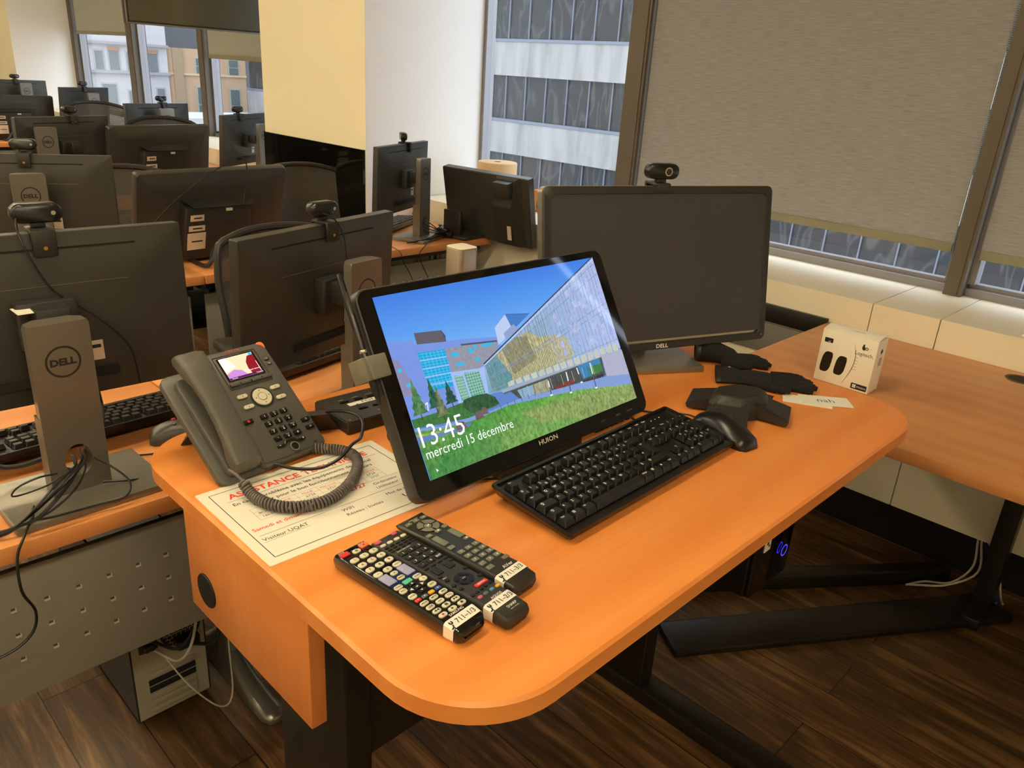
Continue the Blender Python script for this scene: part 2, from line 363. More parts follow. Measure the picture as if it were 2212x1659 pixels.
blind(4.86, 6.07, 1.385, 'green grey roller blind pulled halfway in the window nearest the yellow pillar', m_blind2)

# ceiling lights: troffers with two warm tubes each
m_tube = mat('warm_tube', '#ffffff', emit=TUBE_COL, es=TUBE_E)
def ceiling_light(x, y, lab):
    t = thing('ceiling_light', lab, 'ceiling light', (x, y, 2.7), group='fluorescent ceiling lights')
    f = MB(mat('white_light_housing', '#d8d3c6', .5)); f.box(-.61, .61, -.15, .15, -.012, 0); f.box(-.61, .61, -.15, -.14, -.05, -.012); f.box(-.61, .61, .14, .15, -.05, -.012); f.box(-.61, -.6, -.15, .15, -.05, -.012); f.box(.6, .61, -.15, .15, -.05, -.012)
    f.build('housing', t)
    for s in (-1, 1): MB(m_tube).cyl((0, s * .07, -.035), .013, 1.16, 8, axis='x').build('lamp_tube', t)
    return t
l0 = None
ORD = ('nearest', 'second', 'third', 'fourth', 'fifth', 'farthest')
for iy, y in enumerate((-.9, 1.15, 3.2, 5.2, 7.2, 9.4)):
    for x, wh in ((-2.6, 'on the far side from the windows'), (-1.1, 'in the middle of the room'), (.4, 'closest to the windows')):
        lab = '%s row long ceiling light with two warm tubes %s' % (ORD[iy], wh)
        if l0 is None: l0 = ceiling_light(x, y, lab)
        else: c = copy_tree(l0); c.location = (x, y, 2.7); c['label'] = lab

# ------------------------------------------------------------------ the street outside
m_conc = mat('stained_white_concrete', '#dcd9d4', .8)
def conc():
    m, nt, b, tc = nodes('streaked_concrete'); L = nt.links.new
    mp = N(nt, 'ShaderNodeMapping'); mp.inputs['Scale'].default_value = (1, .9, .12); n1 = N(nt, 'ShaderNodeTexNoise', Scale=1.6, Detail=6, Roughness=.6)
    r = ramp(nt, [(.3, '#6f6d69'), (.55, '#878481'), (.8, '#918e8a')]); L(tc.outputs['Object'], mp.inputs[0]); L(mp.outputs[0], n1.inputs[0]); L(n1.outputs[0], r.inputs[0]); L(r.outputs[0], b.inputs['Base Color'])
    b.inputs['Roughness'].default_value = .85; return m
def pane_mat(name, lo, hi, sc_=(1, 1.6, .6)):  # noise bands in the base colour paint wavy reflections on the panes
    m, nt, b, tc = nodes(name); L = nt.links.new
    mp = N(nt, 'ShaderNodeMapping'); mp.inputs['Scale'].default_value = sc_
    n1 = N(nt, 'ShaderNodeTexNoise', Scale=.75, Detail=1, Distortion=.7); r = ramp(nt, [(.36, lo), (.47, lo), (.52, hi), (.55, lo), (.68, lo), (.74, hi)])
    L(tc.outputs['Object'], mp.inputs[0]); L(mp.outputs[0], n1.inputs[0]); L(n1.outputs[0], r.inputs[0]); L(r.outputs[0], b.inputs['Base Color'])
    b.inputs['Roughness'].default_value = .12; b.inputs['Specular IOR Level'].default_value = .25; b.inputs['Roughness'].default_value = .35
    return m
m_conc = conc(); m_pane = pane_mat('painted_reflection_pane', '#222223', '#3c3c3a'); m_mull = mat('pale_steel_mullion', '#5b606a', .5)
bl = thing('office_building', 'office building across the street with white bands and dark windows painted with wavy reflections', 'building', (28, 20, -14))
MB(mat('dark_building_core', '#2b2b2d', .6)).box(.25, 9, -32, 33.3, 0, 27).build('core', bl)
for j in range(-2, 5):
    zt = 2.865 + 3.52 * j + 14
    MB(m_conc).box(-.12, .3, -32, 33.3, zt - 1.59, zt - .12).build('spandrel_band', bl)
    MB(m_mull).box(-.16, .3, -32, 33.3, zt - .12, zt).build('sill_band', bl)
for j in (-2, -1, 0, 1):
    z0 = 2.865 + 3.52 * j + 14; z1 = z0 + 1.93
    ys = [30.72 - 1.28 * k for k in range(0, 9)] if j > -2 else [29.44 - 1.28 * k for k in range(0, 26)]
    for y in ys:
        yy = y - 20
        MB(m_pane, m_mull).box(0.05, .2, yy - 1.25, yy, z0, z1).use(m_mull).box(-.02, .2, yy, yy + .05, z0, z1).build('window', bl)
MB(m_pane).box(.1, .2, -32, 33.3, 1, 26).build('glazing', bl)
# the far street seen through the left windows
m_stone = mat('rough_grey_stone', '#b7b3b6', .9, mottle=.16, mscale=2.2, bump=.0); m_tan = mat('tan_brick', '#b8977a', .9, mottle=.06, mscale=1.5)
m_green = mat('green_window_glass', '#5f6a69', .2)
sb = thing('stone_building', 'grey rough stone building with small orange arched windows seen through the far windows', 'building', (20, 60, -14))
MB(m_stone).box(-14, 5.4, 0, 10, 0, 26).build('wall', sb)
for z in (13.72, 15.55): MB(mat('stone_cornice', '#979496', .8)).box(-14, 5.45, -.28, 0, z, z + .16).build('cornice', sb)
for (x, zz, w_, h_, arch) in ((-1.2, 14.4, .55, 1.2, 1), (.75, 13.95, .5, 1.15, 0), (1.72, 13.95, .62, 1.2, 1), (2.75, 13.95, .35, 1.15, 0), (4.35, 13.9, .6, 1.2, 1), (1.2, 10.9, .9, 2.1, 0), (2.7, 10.9, .45, 1.7, 0), (4.7, 10.9, .5, 1.9, 0), (.9, 17.6, .6, 1.4, 0), (2.6, 17.6, .6, 1.4, 0)):
    f = MB(mat('stone_surround', '#a3a0a2', .8)); f.box(x - w_ / 2 - .08, x + w_ / 2 + .08, -.06, .05, zz - .1, zz + h_ + .1)
    if arch: f.use(mat('orange_brick', '#a5785c', .9)).box(x - w_ / 2 - .05, x + w_ / 2 + .05, -.12, .04, zz + h_, zz + h_ + .24)
    f.use(mat('dim_window', '#6d7377', .3)).box(x - w_ / 2, x + w_ / 2, -.09, .05, zz, zz + h_); f.build('window', sb)
tb = thing('brick_building', 'tan brick building with narrow green windows beside the grey stone building', 'building', (25.45, 60.2, -14))
MB(m_tan).box(0, 6.0, 0, 8, 0, 15.6).build('wall', tb)
MB(mat('tan_trim', '#c4ac8a', .8)).box(0, 6.0, -.1, 0, 13.78, 13.92).build('cornice', tb); MB(mat('brick_pier', '#9a8268', .9)).box(.35, 1.05, -.2, 0, 0, 15.6).build('pier', tb)
for (x, zz, w_, h_) in ((2.45, 13.9, .7, 1.1), (2.45, 9.3, .75, 3.7), (5.0, 13.9, .7, 1.1), (5.0, 9.3, .7, 3.6), (4.7, 5.5, .7, 2.6), (2.45, 5.5, .7, 2.6)):
    f = MB(mat('green_frame', '#9ba79d', .5)); f.box(x - w_ / 2 - .07, x + w_ / 2 + .07, -.05, .05, zz - .06, zz + h_ + .06); f.use(m_green)
    nz = 3 if h_ > 2 else 2
    for i in range(nz): f.box(x - w_ / 2, x + w_ / 2, -.08, .05, zz + h_ * i / nz + .03, zz + h_ * (i + 1) / nz - .03)
    f.build('window', tb)
db = MB(mat('dark_spotted_facade', '#41434a', .5, mottle=.3, mscale=3)).box(24, 60, 75, 80, -14, 9).build('tower_block')
tag(db, 'dark grey office tower rising behind the tan brick building', 'building')
lb = MB(mat('pale_roof', '#b5b6b4', .8)).box(19, 27.5, 47, 52, -14, -2.2).build('low_building')
tag(lb, 'low building with a pale flat roof in front of the tan brick building', 'building')
tag(MB(mat('asphalt', '#5a5a5c', .9)).box(3.5, 90, -60, 120, -14.2, -14).build('street_ground'), kind='structure')

# ================================================================== the teacher's desk
DZ = .85; RZ_ = .73                                            # worktop heights of the teacher's desk and of the rows
def outline(x0, x1, y0, y1, r):                                # r = radii of corners (x1y1, x0y1, x0y0, x1y0)
    o = []
    for (cx_, cy_, sx, sy, a0, rr) in ((x1, y1, 1, 1, 0, r[0]), (x0, y1, -1, 1, 90, r[1]), (x0, y0, -1, -1, 180, r[2]), (x1, y0, 1, -1, 270, r[3])):
        for k in range(13):
            a = R(a0 + 90 * k / 12); o.append((cx_ - sx * rr + rr * math.cos(a), cy_ - sy * rr + rr * math.sin(a)))
    return o
desk = thing('teacher_desk', 'bright orange wood desk with rounded corners in the foreground', 'desk', (1.0, .78, 0))
def L_(x, y): return (x - 1.0, y - .78)
top = MB(w_main); top.prism([L_(*p) for p in outline(.377, 1.603, .385, 1.167, (.15, .10, .125, .12))], .82, .85, b=.004); top.build('desktop', desk, angle=28)
pnl = MB(w_panel); pnl.rbox((.398 - 1, .84 - .78, .732), (.022, .335, .176), .001, .0008); side = pnl.build('side_panel', desk)
MB(mat('black_grommet', '#0b0b0b', .5)).cyl((.3865 - 1, .951 - .78, .697), .027, .004, 28, axis='x', b=.001).build('cable_grommet', side)
for x in (.53, 1.375):
    b = MB(m_steel); b.rbox((x - 1, .88 - .78, .43), (.05, .20, .78), .004, .002); b.rbox((x - 1, .72 - .78, .022), (.066, .86, .044), .012, .006); b.build('leg', desk)
md = MB(m_steel); md.box(.555 - 1, 1.35 - 1, .785 - .78, .797 - .78, .393, .82); md.build('modesty_panel', desk)

def pl(name, label, cat, x, y, rz=0, z=DZ, group=None, rot=None): return thing(name, label, cat, (x, y, z), rz, group, rot)

# ---- laminated notice
sh = pl('laminated_notice', 'laminated white notice with red ASSISTANCE TECHNIQUE heading under the phone cord', 'notice', .531, .850, -1.0)
W_, H_ = .294, .214
b = MB(mat('plastic_lamination', '#faf5e2', .14, spec=.6, coat=.6)); b.rbox((0, 0, .0006), (W_, H_, .0012), .003, 0, 2); b.build('plastic_sheet', sh)
ink = MB(m_blackink); z = .00135
def line(b, x0, y0, x1, y1, t, z=z):
    d = Vector((x1 - x0, y1 - y0)); n = Vector((-d.y, d.x)).normalized() * t / 2
    b.poly([(x0 - n.x, y0 - n.y), (x1 - n.x, y1 - n.y), (x1 + n.x, y1 + n.y), (x0 + n.x, y0 + n.y)], z)
for a in ((-.133, .093, .133, .093), (-.133, -.093, .133, -.093), (-.133, -.093, -.133, .093), (.133, -.093, .133, .093)): line(ink, *a, .0011)
TS = lambda x, y: Tr((x, y, z))
ink.text('En cas de problème avec les équipements de ce local', .0105, TS(-.117, .048), 'l', .01); ink.text('appeler pour le bon fonctionnement du cours', .0105, TS(-.095, .034), 'l', .01)
line(ink, -.12, .062, .125, .062, .0006); line(ink, -.125, -.040, .133, -.040, .0006)
for i, dn in enumerate(('Lundi', 'Mardi', 'Mercredi', 'Jeudi', 'Vendredi')):
    x = -.055 + i * .034
    ink.use(m_redink).text(dn, .0072, TS(x, .019)); ink.use(m_blackink).text('6724' if i in (0, 1, 3, 4) else '2727', .0075, TS(x, .009)); ink.text('2727', .0075, TS(x, -.001))
ink.text('8h30 à', .0075, TS(-.09, .009)); ink.text('16h30', .0075, TS(-.09, -.001))
for i in range(7): line(ink, -.106 + i * .034, -.006, -.106 + i * .034, .027, .0003)
for yy in (.027, .0165, .0067, -.006): line(ink, -.106, yy, .098, yy, .0003)
ink.text('WIFI', .0095, TS(-.010, -.055), 'l'); ink.text('Réseau : Invites', .0095, TS(-.010, -.068), 'l'); ink.text('Visiteur UQAT', .0105, TS(-.127, -.054), 'l'); line(ink, -.128, -.057, -.062, -.057, .0004)
ink.text('Ordinateur', .0092, TS(.066, -.020), 'l'); ink.text('Utilisateur : invite', .0092, TS(.064, -.0315), 'l'); 
line(ink, .055, -.008, .128, -.008, .0003)
ink.use(m_redink).text('ASSISTANCE TECHNIQUE', .0195, TS(0, .068), 'c', .022, 1.02); ink.text('Samedi et dimanche : 2727', .0105, TS(-.127, -.027), 'l', .01); ink.text('2727', .0135, TS(.030, -.014), 'l', .02)
ink.use(m_blackink).text('Mot de passe : 0', .0092, TS(.064, -.055), 'l'); ink.text('UQAT', .0135, TS(.100, -.074), 'c', .02)
ink.build('printed_text', sh, smooth=False)

# ---- desk phone
ph = thing('desk_phone', 'dark grey office desk phone with colour screen standing on the notice corner', 'desk phone', (.512, 1.036, .9285), rot=(R(90 - 52.2), 0, R(5.9)))
# local axes: x right, y up the face, z out of the face
b = MB(m_phone); b.rbox((.027, .001, -.011), (.118, .208, .020), .012, .004); b.rbox((-.012, -.006, -.0195), (.168, .196, .013), .014, .003)
b.rbox((-.057, -.010, -.010), (.050, .172, .016), .010, .003)
body = b.build('body', ph)
lineb = MB(mat('seam_line', '#141412', .6))
lineb.tube([(-.0262, .092, -.0008), (-.0262, -.05, -.0008), (-.0262, -.088, -.0008), (-.020, -.0985, -.0008), (.07, -.0985, -.0008)], .0005, 4, 3); lineb.build('seam', body)
MB(m_orange).rbox((.079, .0975, -.004), (.014, .016, .006), .006, .002).build('message_lamp', ph)
tx = MB(mat('red_brand_ink', '#b5473a', .5)); tx.text('AVAYA', .0068, Tr((.027, .0975, .0003)), 'c', .02, 1.15); tx.build('brand_lettering', body, smooth=False)
# screen with its frame line
fr = MB(mat('seam_line')); fr.tube([(-.0105, .0945, 0), (.0635, .0945, 0), (.0635, .0330, 0), (-.0105, .0330, 0), (-.0105, .0945, 0)], .0005, 4, raw=True); fr.build('screen_border', body)
m_pscr = {}
def em(name, c, s=1.0): return mat(name, '#000000', .2, emit=c, es=s)
sb_ = MB(m_gloss); sb_.rbox((.0265, .0695, .0002), (.0640, .0435, .0008), .001, 0, 2); scn = sb_.build('screen', ph)
pc = MB(em('phone_screen_peach', '#ffd2a8', .9)); pc.poly([(-.003, .049), (.0555, .049), (.0555, .0895), (-.003, .0895)], .0008)
pc.use(em('phone_screen_violet', '#c98ad0', .8)).poly([(-.003, .049), (.032, .049), (.024, .062), (.012, .066), (-.003, .060)], .0009)
pc.use(em('phone_screen_pale', '#fff1d8', .9)).poly([(-.003, .064), (.018, .070), (.010, .0895), (-.003, .0895)], .00095)
pc.use(em('phone_screen_red', '#8e1422', .8)).poly([(.038, .049), (.0555, .049), (.0555, .0865), (.0445, .084), (.0375, .074), (.0355, .062)], .001)
pc.use(em('phone_screen_plum', '#5a1a5c', .7)).poly([(-.003, .049), (.0555, .049), (.0555, .0525), (-.003, .0525)], .0011)
pc.use(em('phone_screen_blue', '#38a6e8', 1.0)).poly([(.0485, .0845), (.0545, .0845), (.0545, .0890), (.0485, .0890)], .0012)
pc.use(em('phone_screen_white', '#ffffff', 1.0)).text('Appels entrants', .0033, Tr((.0545, .0575, .0012)), 'r'); pc.text('Transférer', .0028, Tr((.050, .0500, .0012)), 'c'); pc.text('Recomp', .0028, Tr((.006, .0500, .0012)), 'c')
pc.poly([(.0535, .0525), (.0542, .0525), (.0542, .072), (.0535, .072)], .0012)
pc.build('screen_picture', scn, smooth=False)
def pkey(name, m, x, y, w, d, h, r=.002, leg=None, ls=.0045, lm=m_whiteink, sub=None):
    b = MB(m, lm); b.rbox((x, y, h / 2 - .0005), (w, d, h + .001), r, min(.0008, h / 2.5), 3)
    b.use(lm)
    if leg: b.text(leg, ls, Tr((x, y - ls * .38 - (.0015 if sub else 0), h + .00015)), 'c', .02)
    if sub: b.text(sub, ls * .5, Tr((x, y + ls * .22, h + .00015)), 'c')
    return b.build(name, ph)
for x in (.0001, .0188, .0376, .0562): pkey('soft_key', m_phone, x, .0400, .0172, .0058, .003, .001)
for (x, y) in ((-.0008, .0173), (.058, .0176), (.0581, -.0017), (-.0002, -.0023)): pkey('function_button', m_keyw, x, y, .0175, .0068, .0022, .0033, '•', .006, m_ink)
nv = MB(mat('seam_line')); nv.ring(.0150, .0185, 32, .0003, Tr((.0289, .0073, 0))); nv.use(m_keyw).cyl((.0289, .0073, .0010), .0155, .003, 32, b=.0012); nvo = nv.build('navigation_wheel', ph)
nb = MB(m_keyw, m_ink); nb.cyl((.0289, .0073, .0026), .0066, .002, 24, b=.0006); nb.use(m_ink).ring(.0068, .0074, 24, .0026, Tr((.0289, .0073, 0)))
for a in range(4): nb.poly([(.0289 + .0108 * math.cos(R(90 * a + 8)), .0073 + .0108 * math.sin(R(90 * a + 8))), (.0289 + .0108 * math.cos(R(90 * a - 8)), .0073 + .0108 * math.sin(R(90 * a - 8))), (.0289 + .0125 * math.cos(R(90 * a)), .0073 + .0125 * math.sin(R(90 * a)))], .0027)
nb.build('select_button', nvo)
pkey('voicemail_button', m_blk2, -.0150, -.0262, .0155, .0072, .0026, .001, '●', .006, m_red)
for i, (k_, s_) in enumerate((('1', ''), ('2', 'ABC'), ('3', 'DEF'), ('4', 'GHI'), ('5', 'JKL'), ('6', 'MNO'), ('7', 'PQRS'), ('8', 'TUV'), ('9', 'WXYZ'), ('*', ''), ('0', 'OPER'), ('#', ''))):
    pkey('number_key', m_blk2, .0125 + .0175 * (i % 3), -.0260 - .0140 * (i // 3), .0118, .0082, .0032, .0012, k_, .0050, m_whiteink, s_)
for y in (-.0520, -.0661): pkey('side_button', m_blk2, .0731, y, .0148, .0068, .0026, .001, '○', .004)
b = MB(m_blk2, m_whiteink); b.tube([(.0045, -.0810, .0012), (.016, -.0806, .0012), (.021, -.0765, .0012), (.0345, -.0765, .0012), (.040, -.0806, .0012), (.0535, -.0812, .0012)], .0023, 6, 5)
b.use(m_whiteink).text('−', .006, Tr((.008, -.083, .0038)), 'c', .03); b.text('+', .006, Tr((.0495, -.083, .0038)), 'c', .03); b.build('volume_bar', ph)
b = MB(m_silver2, m_blk2); b.ring(.0062, .0078, 28, .0022, Tr((.0304, -.0889, 0))); b.cyl((.0304, -.0889, .001), .0078, .0022, 28); b.use(m_blk2).cyl((.0304, -.0889, .0018), .0060, .0026, 24, b=.0006); b.build('speaker_button', ph)
for (x, y, m) in ((-.0196, .0689, m_red), (-.0202, .0601, m_keyw), (.0739, .0709, m_keyw), (.0738, .0614, m_keyw)): pkey('line_lamp', m_phone, x, y, .0085, .005, .0012, .001, '=', .005, m)
MB(mat('seam_line')).rbox((.068, -.0925, .0001), (.0066, .0008, .0006), .0003, 0, 2).build('microphone_slot', body)
# handset: lofted arch with ear and mouth pieces
hx = -.0585
prof = [(-.097, .005, .042, .015), (-.093, .011, .046, .025), (-.075, .014, .046, .026), (-.052, .021, .041, .019), (-.022, .027, .039, .017), (.012, .031, .039, .017), (.044, .0315, .041, .019), (.066, .029, .045, .026), (.090, .026, .046, .027), (.098, .021, .042, .017)]
loops = []
for (y, zc, w_, t_) in prof: loops.append([(hx + q[0], y, zc + q[1]) for q in rrect(w_, t_, .008, 4)])
hb = MB(m_phone); hb.loft(loops[::-1]); hand = hb.build('handset', ph, angle=50)
st = MB(m_blk); T0 = ph.matrix_basis
inv = (Tr(ph.location) @ Euler(ph.rotation_euler).to_matrix().to_4x4()).inverted()
def wl(inv, pts): return [inv @ Vector(p) for p in pts]
q = MB(m_blk)
P = [(.437, 1.120, .8512), (.664, 1.022, .8512), (.672, 1.072, .8512), (.472, 1.166, .8512), (.452, 1.098, .885), (.640, 1.020, .885), (.640, 1.032, .888), (.458, 1.112, .888)]
q.add(wl(inv, P), [(0, 3, 2, 1), (4, 5, 6, 7), (0, 1, 5, 4), (1, 2, 6, 5), (2, 3, 7, 6), (3, 0, 4, 7)]); q.build('stand_foot', ph, smooth=False)
q = MB(m_phone); q.add(wl(inv, [(.490, .975, .851), (.588, .99, .851), (.588, 1.00, .868), (.490, .985, .868), (.500, 1.05, .851), (.590, 1.060, .851), (.590, 1.050, .915), (.500, 1.04, .915)]), [(0, 1, 2, 3), (5, 4, 7, 6), (4, 0, 3, 7), (1, 5, 6, 2), (0, 4, 5, 1), (3, 2, 6, 7)]); q.build('wedge_base', ph)
# coiled cord
def coil(P, rc, rw, pitch, n=12, taper=0):
    S = spline(P, 40); L = [0]
    for a, c in zip(S, S[1:]): L.append(L[-1] + (c - a).length)
    tot = L[-1]; turns = tot / pitch; N_ = int(turns * n); pts = []
    t = (S[1] - S[0]).normalized(); u = Vector((0, 0, 1)); i = 0
    for k in range(N_ + 1):
        s_ = tot * k / N_
        while i < len(L) - 2 and L[i + 1] < s_: i += 1
        f = (s_ - L[i]) / max(1e-9, L[i + 1] - L[i]); p = S[i].lerp(S[i + 1], f); t2 = (S[i + 1] - S[i]).normalized(); u = (u - t2 * u.dot(t2)).normalized(); v = t2.cross(u); a = 2 * math.pi * k / n
        pts.append(p + (u * math.cos(a) + v * math.sin(a)) * rc)
    return pts
c0 = MB(m_cord); cordP = [(.437, .915, .874), (.440, .895, .8615), (.447, .862, .8605), (.468, .834, .8605), (.508, .822, .8605), (.552, .836, .8605), (.592, .868, .8605), (.616, .905, .8605), (.612, .938, .8605), (.588, .965, .8605), (.560, .985, .862)]
c0.tube([inv @ p for p in coil(cordP, .0066, .0021, .0049, 12)], .0022, 5, raw=True); c0.tube(wl(inv, [(.432, .945, .883), (.434, .928, .882), (.437, .915, .876)]), .0024, 6); c0.build('coiled_cord', ph, angle=80)

# ---- black control box with white FONCTIONNEL strip
bx = pl('control_keypad', 'black desktop control keypad with a white FONCTIONNEL label strip behind the tablet', 'control panel', .773, 1.043, -2.5)
b = MB(m_blk); b.rbox((0, 0, .0105), (.218, .110, .021), .003, .001)
bo = b.build('housing', bx)
b = MB(mat('charcoal_faceplate', '#35332f', .4)); b.rbox((0, 0, .022), (.215, .108, .002), .004, .0005); fp = b.build('faceplate', bx)
b = MB(m_paper, m_blackink); b.rbox((.012, .006, .0236), (.165, .0115, .0006), .0005, 0, 2); b.use(m_blackink).text('FONCTIONNEL', .0115, Tr((.010, .0020, .0241)), 'c', 0, 1.35)
b.text('Y', .010, Tr((-.055, .0020, .0241)) @ Rz(140), 'c', .04); b.build('label_strip', bx, smooth=False)
for r_ in (0, 1):
    for i in range(6 if r_ == 0 else 5):
        b = MB(m_blk2, m_whiteink); x = -.070 + i * .028 + (.014 if r_ else 0); y = .0205 if r_ == 0 else -.0185
        b.rbox((x, y, .0242), (.017, .005, .003), .001, .0006); b.build('button', bx)
        b = MB(m_silver2); b.cyl((x, y + .0052, .0233), .0011, .001, 10); b.build('indicator', fp)
b = MB(m_keyg); 
for i, wd in enumerate((.010, .011, .014, .016, .008)): b.rbox((-.070 + i * .028, .032, .0231), (wd, .0035, .0004), .0005, 0, 2)
b.use(m_whiteink).text('Extron Electronics', .0052, Tr((-.038, -.040, .0233)), 'l', .01)
for x in (-.101, .101):
    for y in (-.048, .048): b.use(m_silver2).cyl((x, y, .0232), .0022, .0008, 12)
b.build('markings', fp, smooth=False)

# ---- pen display tablet showing the lock screen
TM = Matrix.Rotation(R(.4), 4, 'Z') @ Matrix.Rotation(R(-29.7), 4, 'X')
tb_ = thing('pen_display', 'black pen display tablet tilted back with a lit picture of a glass building', 'drawing tablet', (.847, .786, 1.015), rot=(R(60.3), 0, R(.4)))
# local axes here: x right, y up the screen, z out of the screen
b = MB(m_blk); b.rbox((.0, -.0065, -.014), (.530, .304, .026), .018, .004, 6); b.rbox((0, -.01, -.034), (.44, .22, .02), .02, .006); fo = b.build('frame', tb_)
b = MB(mat('tablet_glass', '#090909', .04, spec=.5)); b.rbox((.0, -.0065, -.0006), (.524, .298, .0012), .016, 0, 6); gl = b.build('screen_glass', tb_)
b = MB(m_keyw, m_silver)
b.text('HUION', .0105, Tr((0, -.1435, .0004)), 'c', .015, 1.3)
for x, s_ in ((.137, 'AUTO'), (.178, 'MENU'), (.210, 'POWER')): b.use(m_silver).text(s_, .0045, Tr((x, -.1475, .0004)), 'c')
b.build('lettering', gl, smooth=False)
for x in (.125, .137, .150, .165, .178, .192, .210): MB(m_blk2).rbox((x, -.1595, -.010), (.008, .0045, .008), .001, .001).build('menu_button', tb_)
DWd, DHt = .476, .262
def D_(u, v): return ((u - .5) * DWd, (v - .5) * DHt)
def screen_picture():
    """the lock screen picture as flat glowing shapes on the glass"""
    m, nt, bs, tc = nodes('display_picture'); L = nt.links.new
    at = N(nt, 'ShaderNodeVertexColor'); at.layer_name = 'picture'
    nz = N(nt, 'ShaderNodeTexNoise', Scale=260, Detail=3); mp = N(nt, 'ShaderNodeMapping'); mp.inputs['Scale'].default_value = (1, .6, 1); L(tc.outputs['Object'], mp.inputs[0]); L(mp.outputs[0], nz.inputs[0])
    sep = N(nt, 'ShaderNodeMath', _operation='SUBTRACT'); sep.inputs[1].default_value = .5; L(nz.outputs[0], sep.inputs[0])
    am = N(nt, 'ShaderNodeMath', _operation='MULTIPLY'); L(sep.outputs[0], am.inputs[0]); L(at.outputs['Alpha'], am.inputs[1])
    ad = N(nt, 'ShaderNodeMath', _operation='MULTIPLY_ADD'); ad.inputs[1].default_value = 1.7; ad.inputs[2].default_value = 1; L(am.outputs[0], ad.inputs[0])
    mx = N(nt, 'ShaderNodeVectorMath', _operation='SCALE'); L(at.outputs[0], mx.inputs[0]); L(ad.outputs[0], mx.inputs['Scale'])
    bs.inputs['Base Color'].default_value = (0, 0, 0, 1); bs.inputs['Roughness'].default_value = .04; L(mx.outputs[0], bs.inputs['Emission Color']); bs.inputs['Emission Strength'].default_value = .74
    b = MB(m); cols = []; lay = [0]
    def P(pts, c, nz_=0.0, cs=None, st=None):
        lay[0] += 1; z = .00012 + lay[0] * .000006
        b.add([(*D_(u, v), z) for u, v in pts], [tuple(range(len(pts)))])
        cc = C(c) if isinstance(c, str) else c
        for i in range(len(pts)):
            q = C(cs[i]) if cs else cc; cols.append((q[0], q[1], q[2], nz_))
    def Q(u0, u1, v0, v1, c, nz_=0): P([(u0, v0), (u1, v0), (u1, v1), (u0, v1)], c, nz_)
    def Ln(a, c_, t, c, nz_=0):
        d = Vector((c_[0] - a[0], (c_[1] - a[1]) * DHt / DWd)); n = Vector((-d.y, d.x)).normalized() * t / 2; n.y *= DWd / DHt
        P([(a[0] - n.x, a[1] - n.y), (c_[0] - n.x, c_[1] - n.y), (c_[0] + n.x, c_[1] + n.y), (a[0] + n.x, a[1] + n.y)], c, nz_)
    sky = ['#3f78d8', '#4b8adf', '#5a98e4', '#6ea6e8', '#8ab8ec']
    for i in range(4):
        v0 = .55 + .45 * (3 - i) / 4; v1 = v0 + .1125
        P([(0, v0), (1, v0), (1, v1), (0, v1)], None, 0, cs=[sky[i + 1], sky[i + 1], sky[i], sky[i]])
    Q(0, 1, 0, .55, '#5c7fc4')
    P([(0, .756), (.091, .735), (.092, .71), (.268, .678), (.423, .640), (.423, .34), (0, .30)], '#7590d8', .02)        # blue shaded wall
    P([(.103, .771), (.206, .753), (.211, .685), (.102, .708)], '#5d5a66', .25); P([(.206, .753), (.215, .72), (.211, .685)], '#43465a')
    P([(0, .66), (.02, .65), (.055, .44), (0, .46)], '#8886a8', .2)
    Q(.008, .022, .585, .605, '#3fb3e6'); Q(.022, .036, .50, .52, '#3fb3e6')
    P([(.198, .647), (.262, .642), (.412, .612), (.40, .56), (.327, .506), (.307, .491), (.197, .514)], '#8e8f9f', .3)    # brick wall
    P([(.262, .652), (.412, .622), (.412, .612), (.262, .642)], '#4a5568')
    for (u, v, w_, h_) in ((.213, .606, .030, .020), (.285, .603, .016, .028), (.310, .617, .009, .033), (.345, .612, .045, .018), (.222, .545, .030, .020), (.302, .545, .016, .02)): P([(u, v - h_ / 2), (u + w_, v - h_ / 2 - .004), (u + w_, v + h_ / 2 - .004), (u, v + h_ / 2)], '#34b4e0')
    P([(.093, .664), (.197, .646), (.190, .50), (.186, .440), (.108, .444), (.095, .52)], '#1d9fd2', .1)                   # cyan curtain wall
    for v in (.612, .565, .520, .475): P([(.094, v + .010), (.195, v - .004), (.195, v - .012), (.094, v + .002)], '#8fb4e6')
    for i in range(1, 7): Ln((.095 + i * .0145, .455), (.095 + i * .0145, .66 - i * .002), .0009, '#7fd4f2')
    for i in range(1, 13): Ln((.094, .455 + i * .0165), (.195, .448 + i * .0158), .0007, '#7fd4f2')
    P([(.19, .515), (.307, .492), (.335, .50), (.36, .33), (.311, .335), (.184, .336)], '#9db6e8')                          # white entrance block
    for (u0, u1) in ((.200, .232), (.240, .300)):
        P([(u0, .345), (u1, .35), (u1, .480), (u0, .490)], '#5c9a86', .35)
        for k_ in range(1, 6): Ln((u0 + (u1 - u0) * k_ / 6, .348), (u0 + (u1 - u0) * k_ / 6, .486), .0009, '#cfe6df')
        for k_ in range(1, 9): Ln((u0, .348 + .017 * k_), (u1, .348 + .0162 * k_), .0009, '#cfe6df')
    P([(.420, .695), (.481, .758), (.495, .655), (.413, .590)], '#b4c4e4'); P([(.481, .758), (.590, .728), (.495, .655)], '#4477c0'); P([(.450, .650), (.505, .690), (.52, .65), (.452, .610)], '#8c9cc4'); Ln((.481, .758), (.592, .729), .0015, '#384a6c')
    gl0 = [(.327, .506), (.994, 1.0), (1.0, 1.0), (1.0, .359), (.364, .326), (.311, .338)]
    P(gl0, None, .22, cs=['#8fb0d8', '#a7b4dc', '#a9b4da', '#a9b8e6', '#7fa8bc', '#6f9fb0'])                                # long glass facade
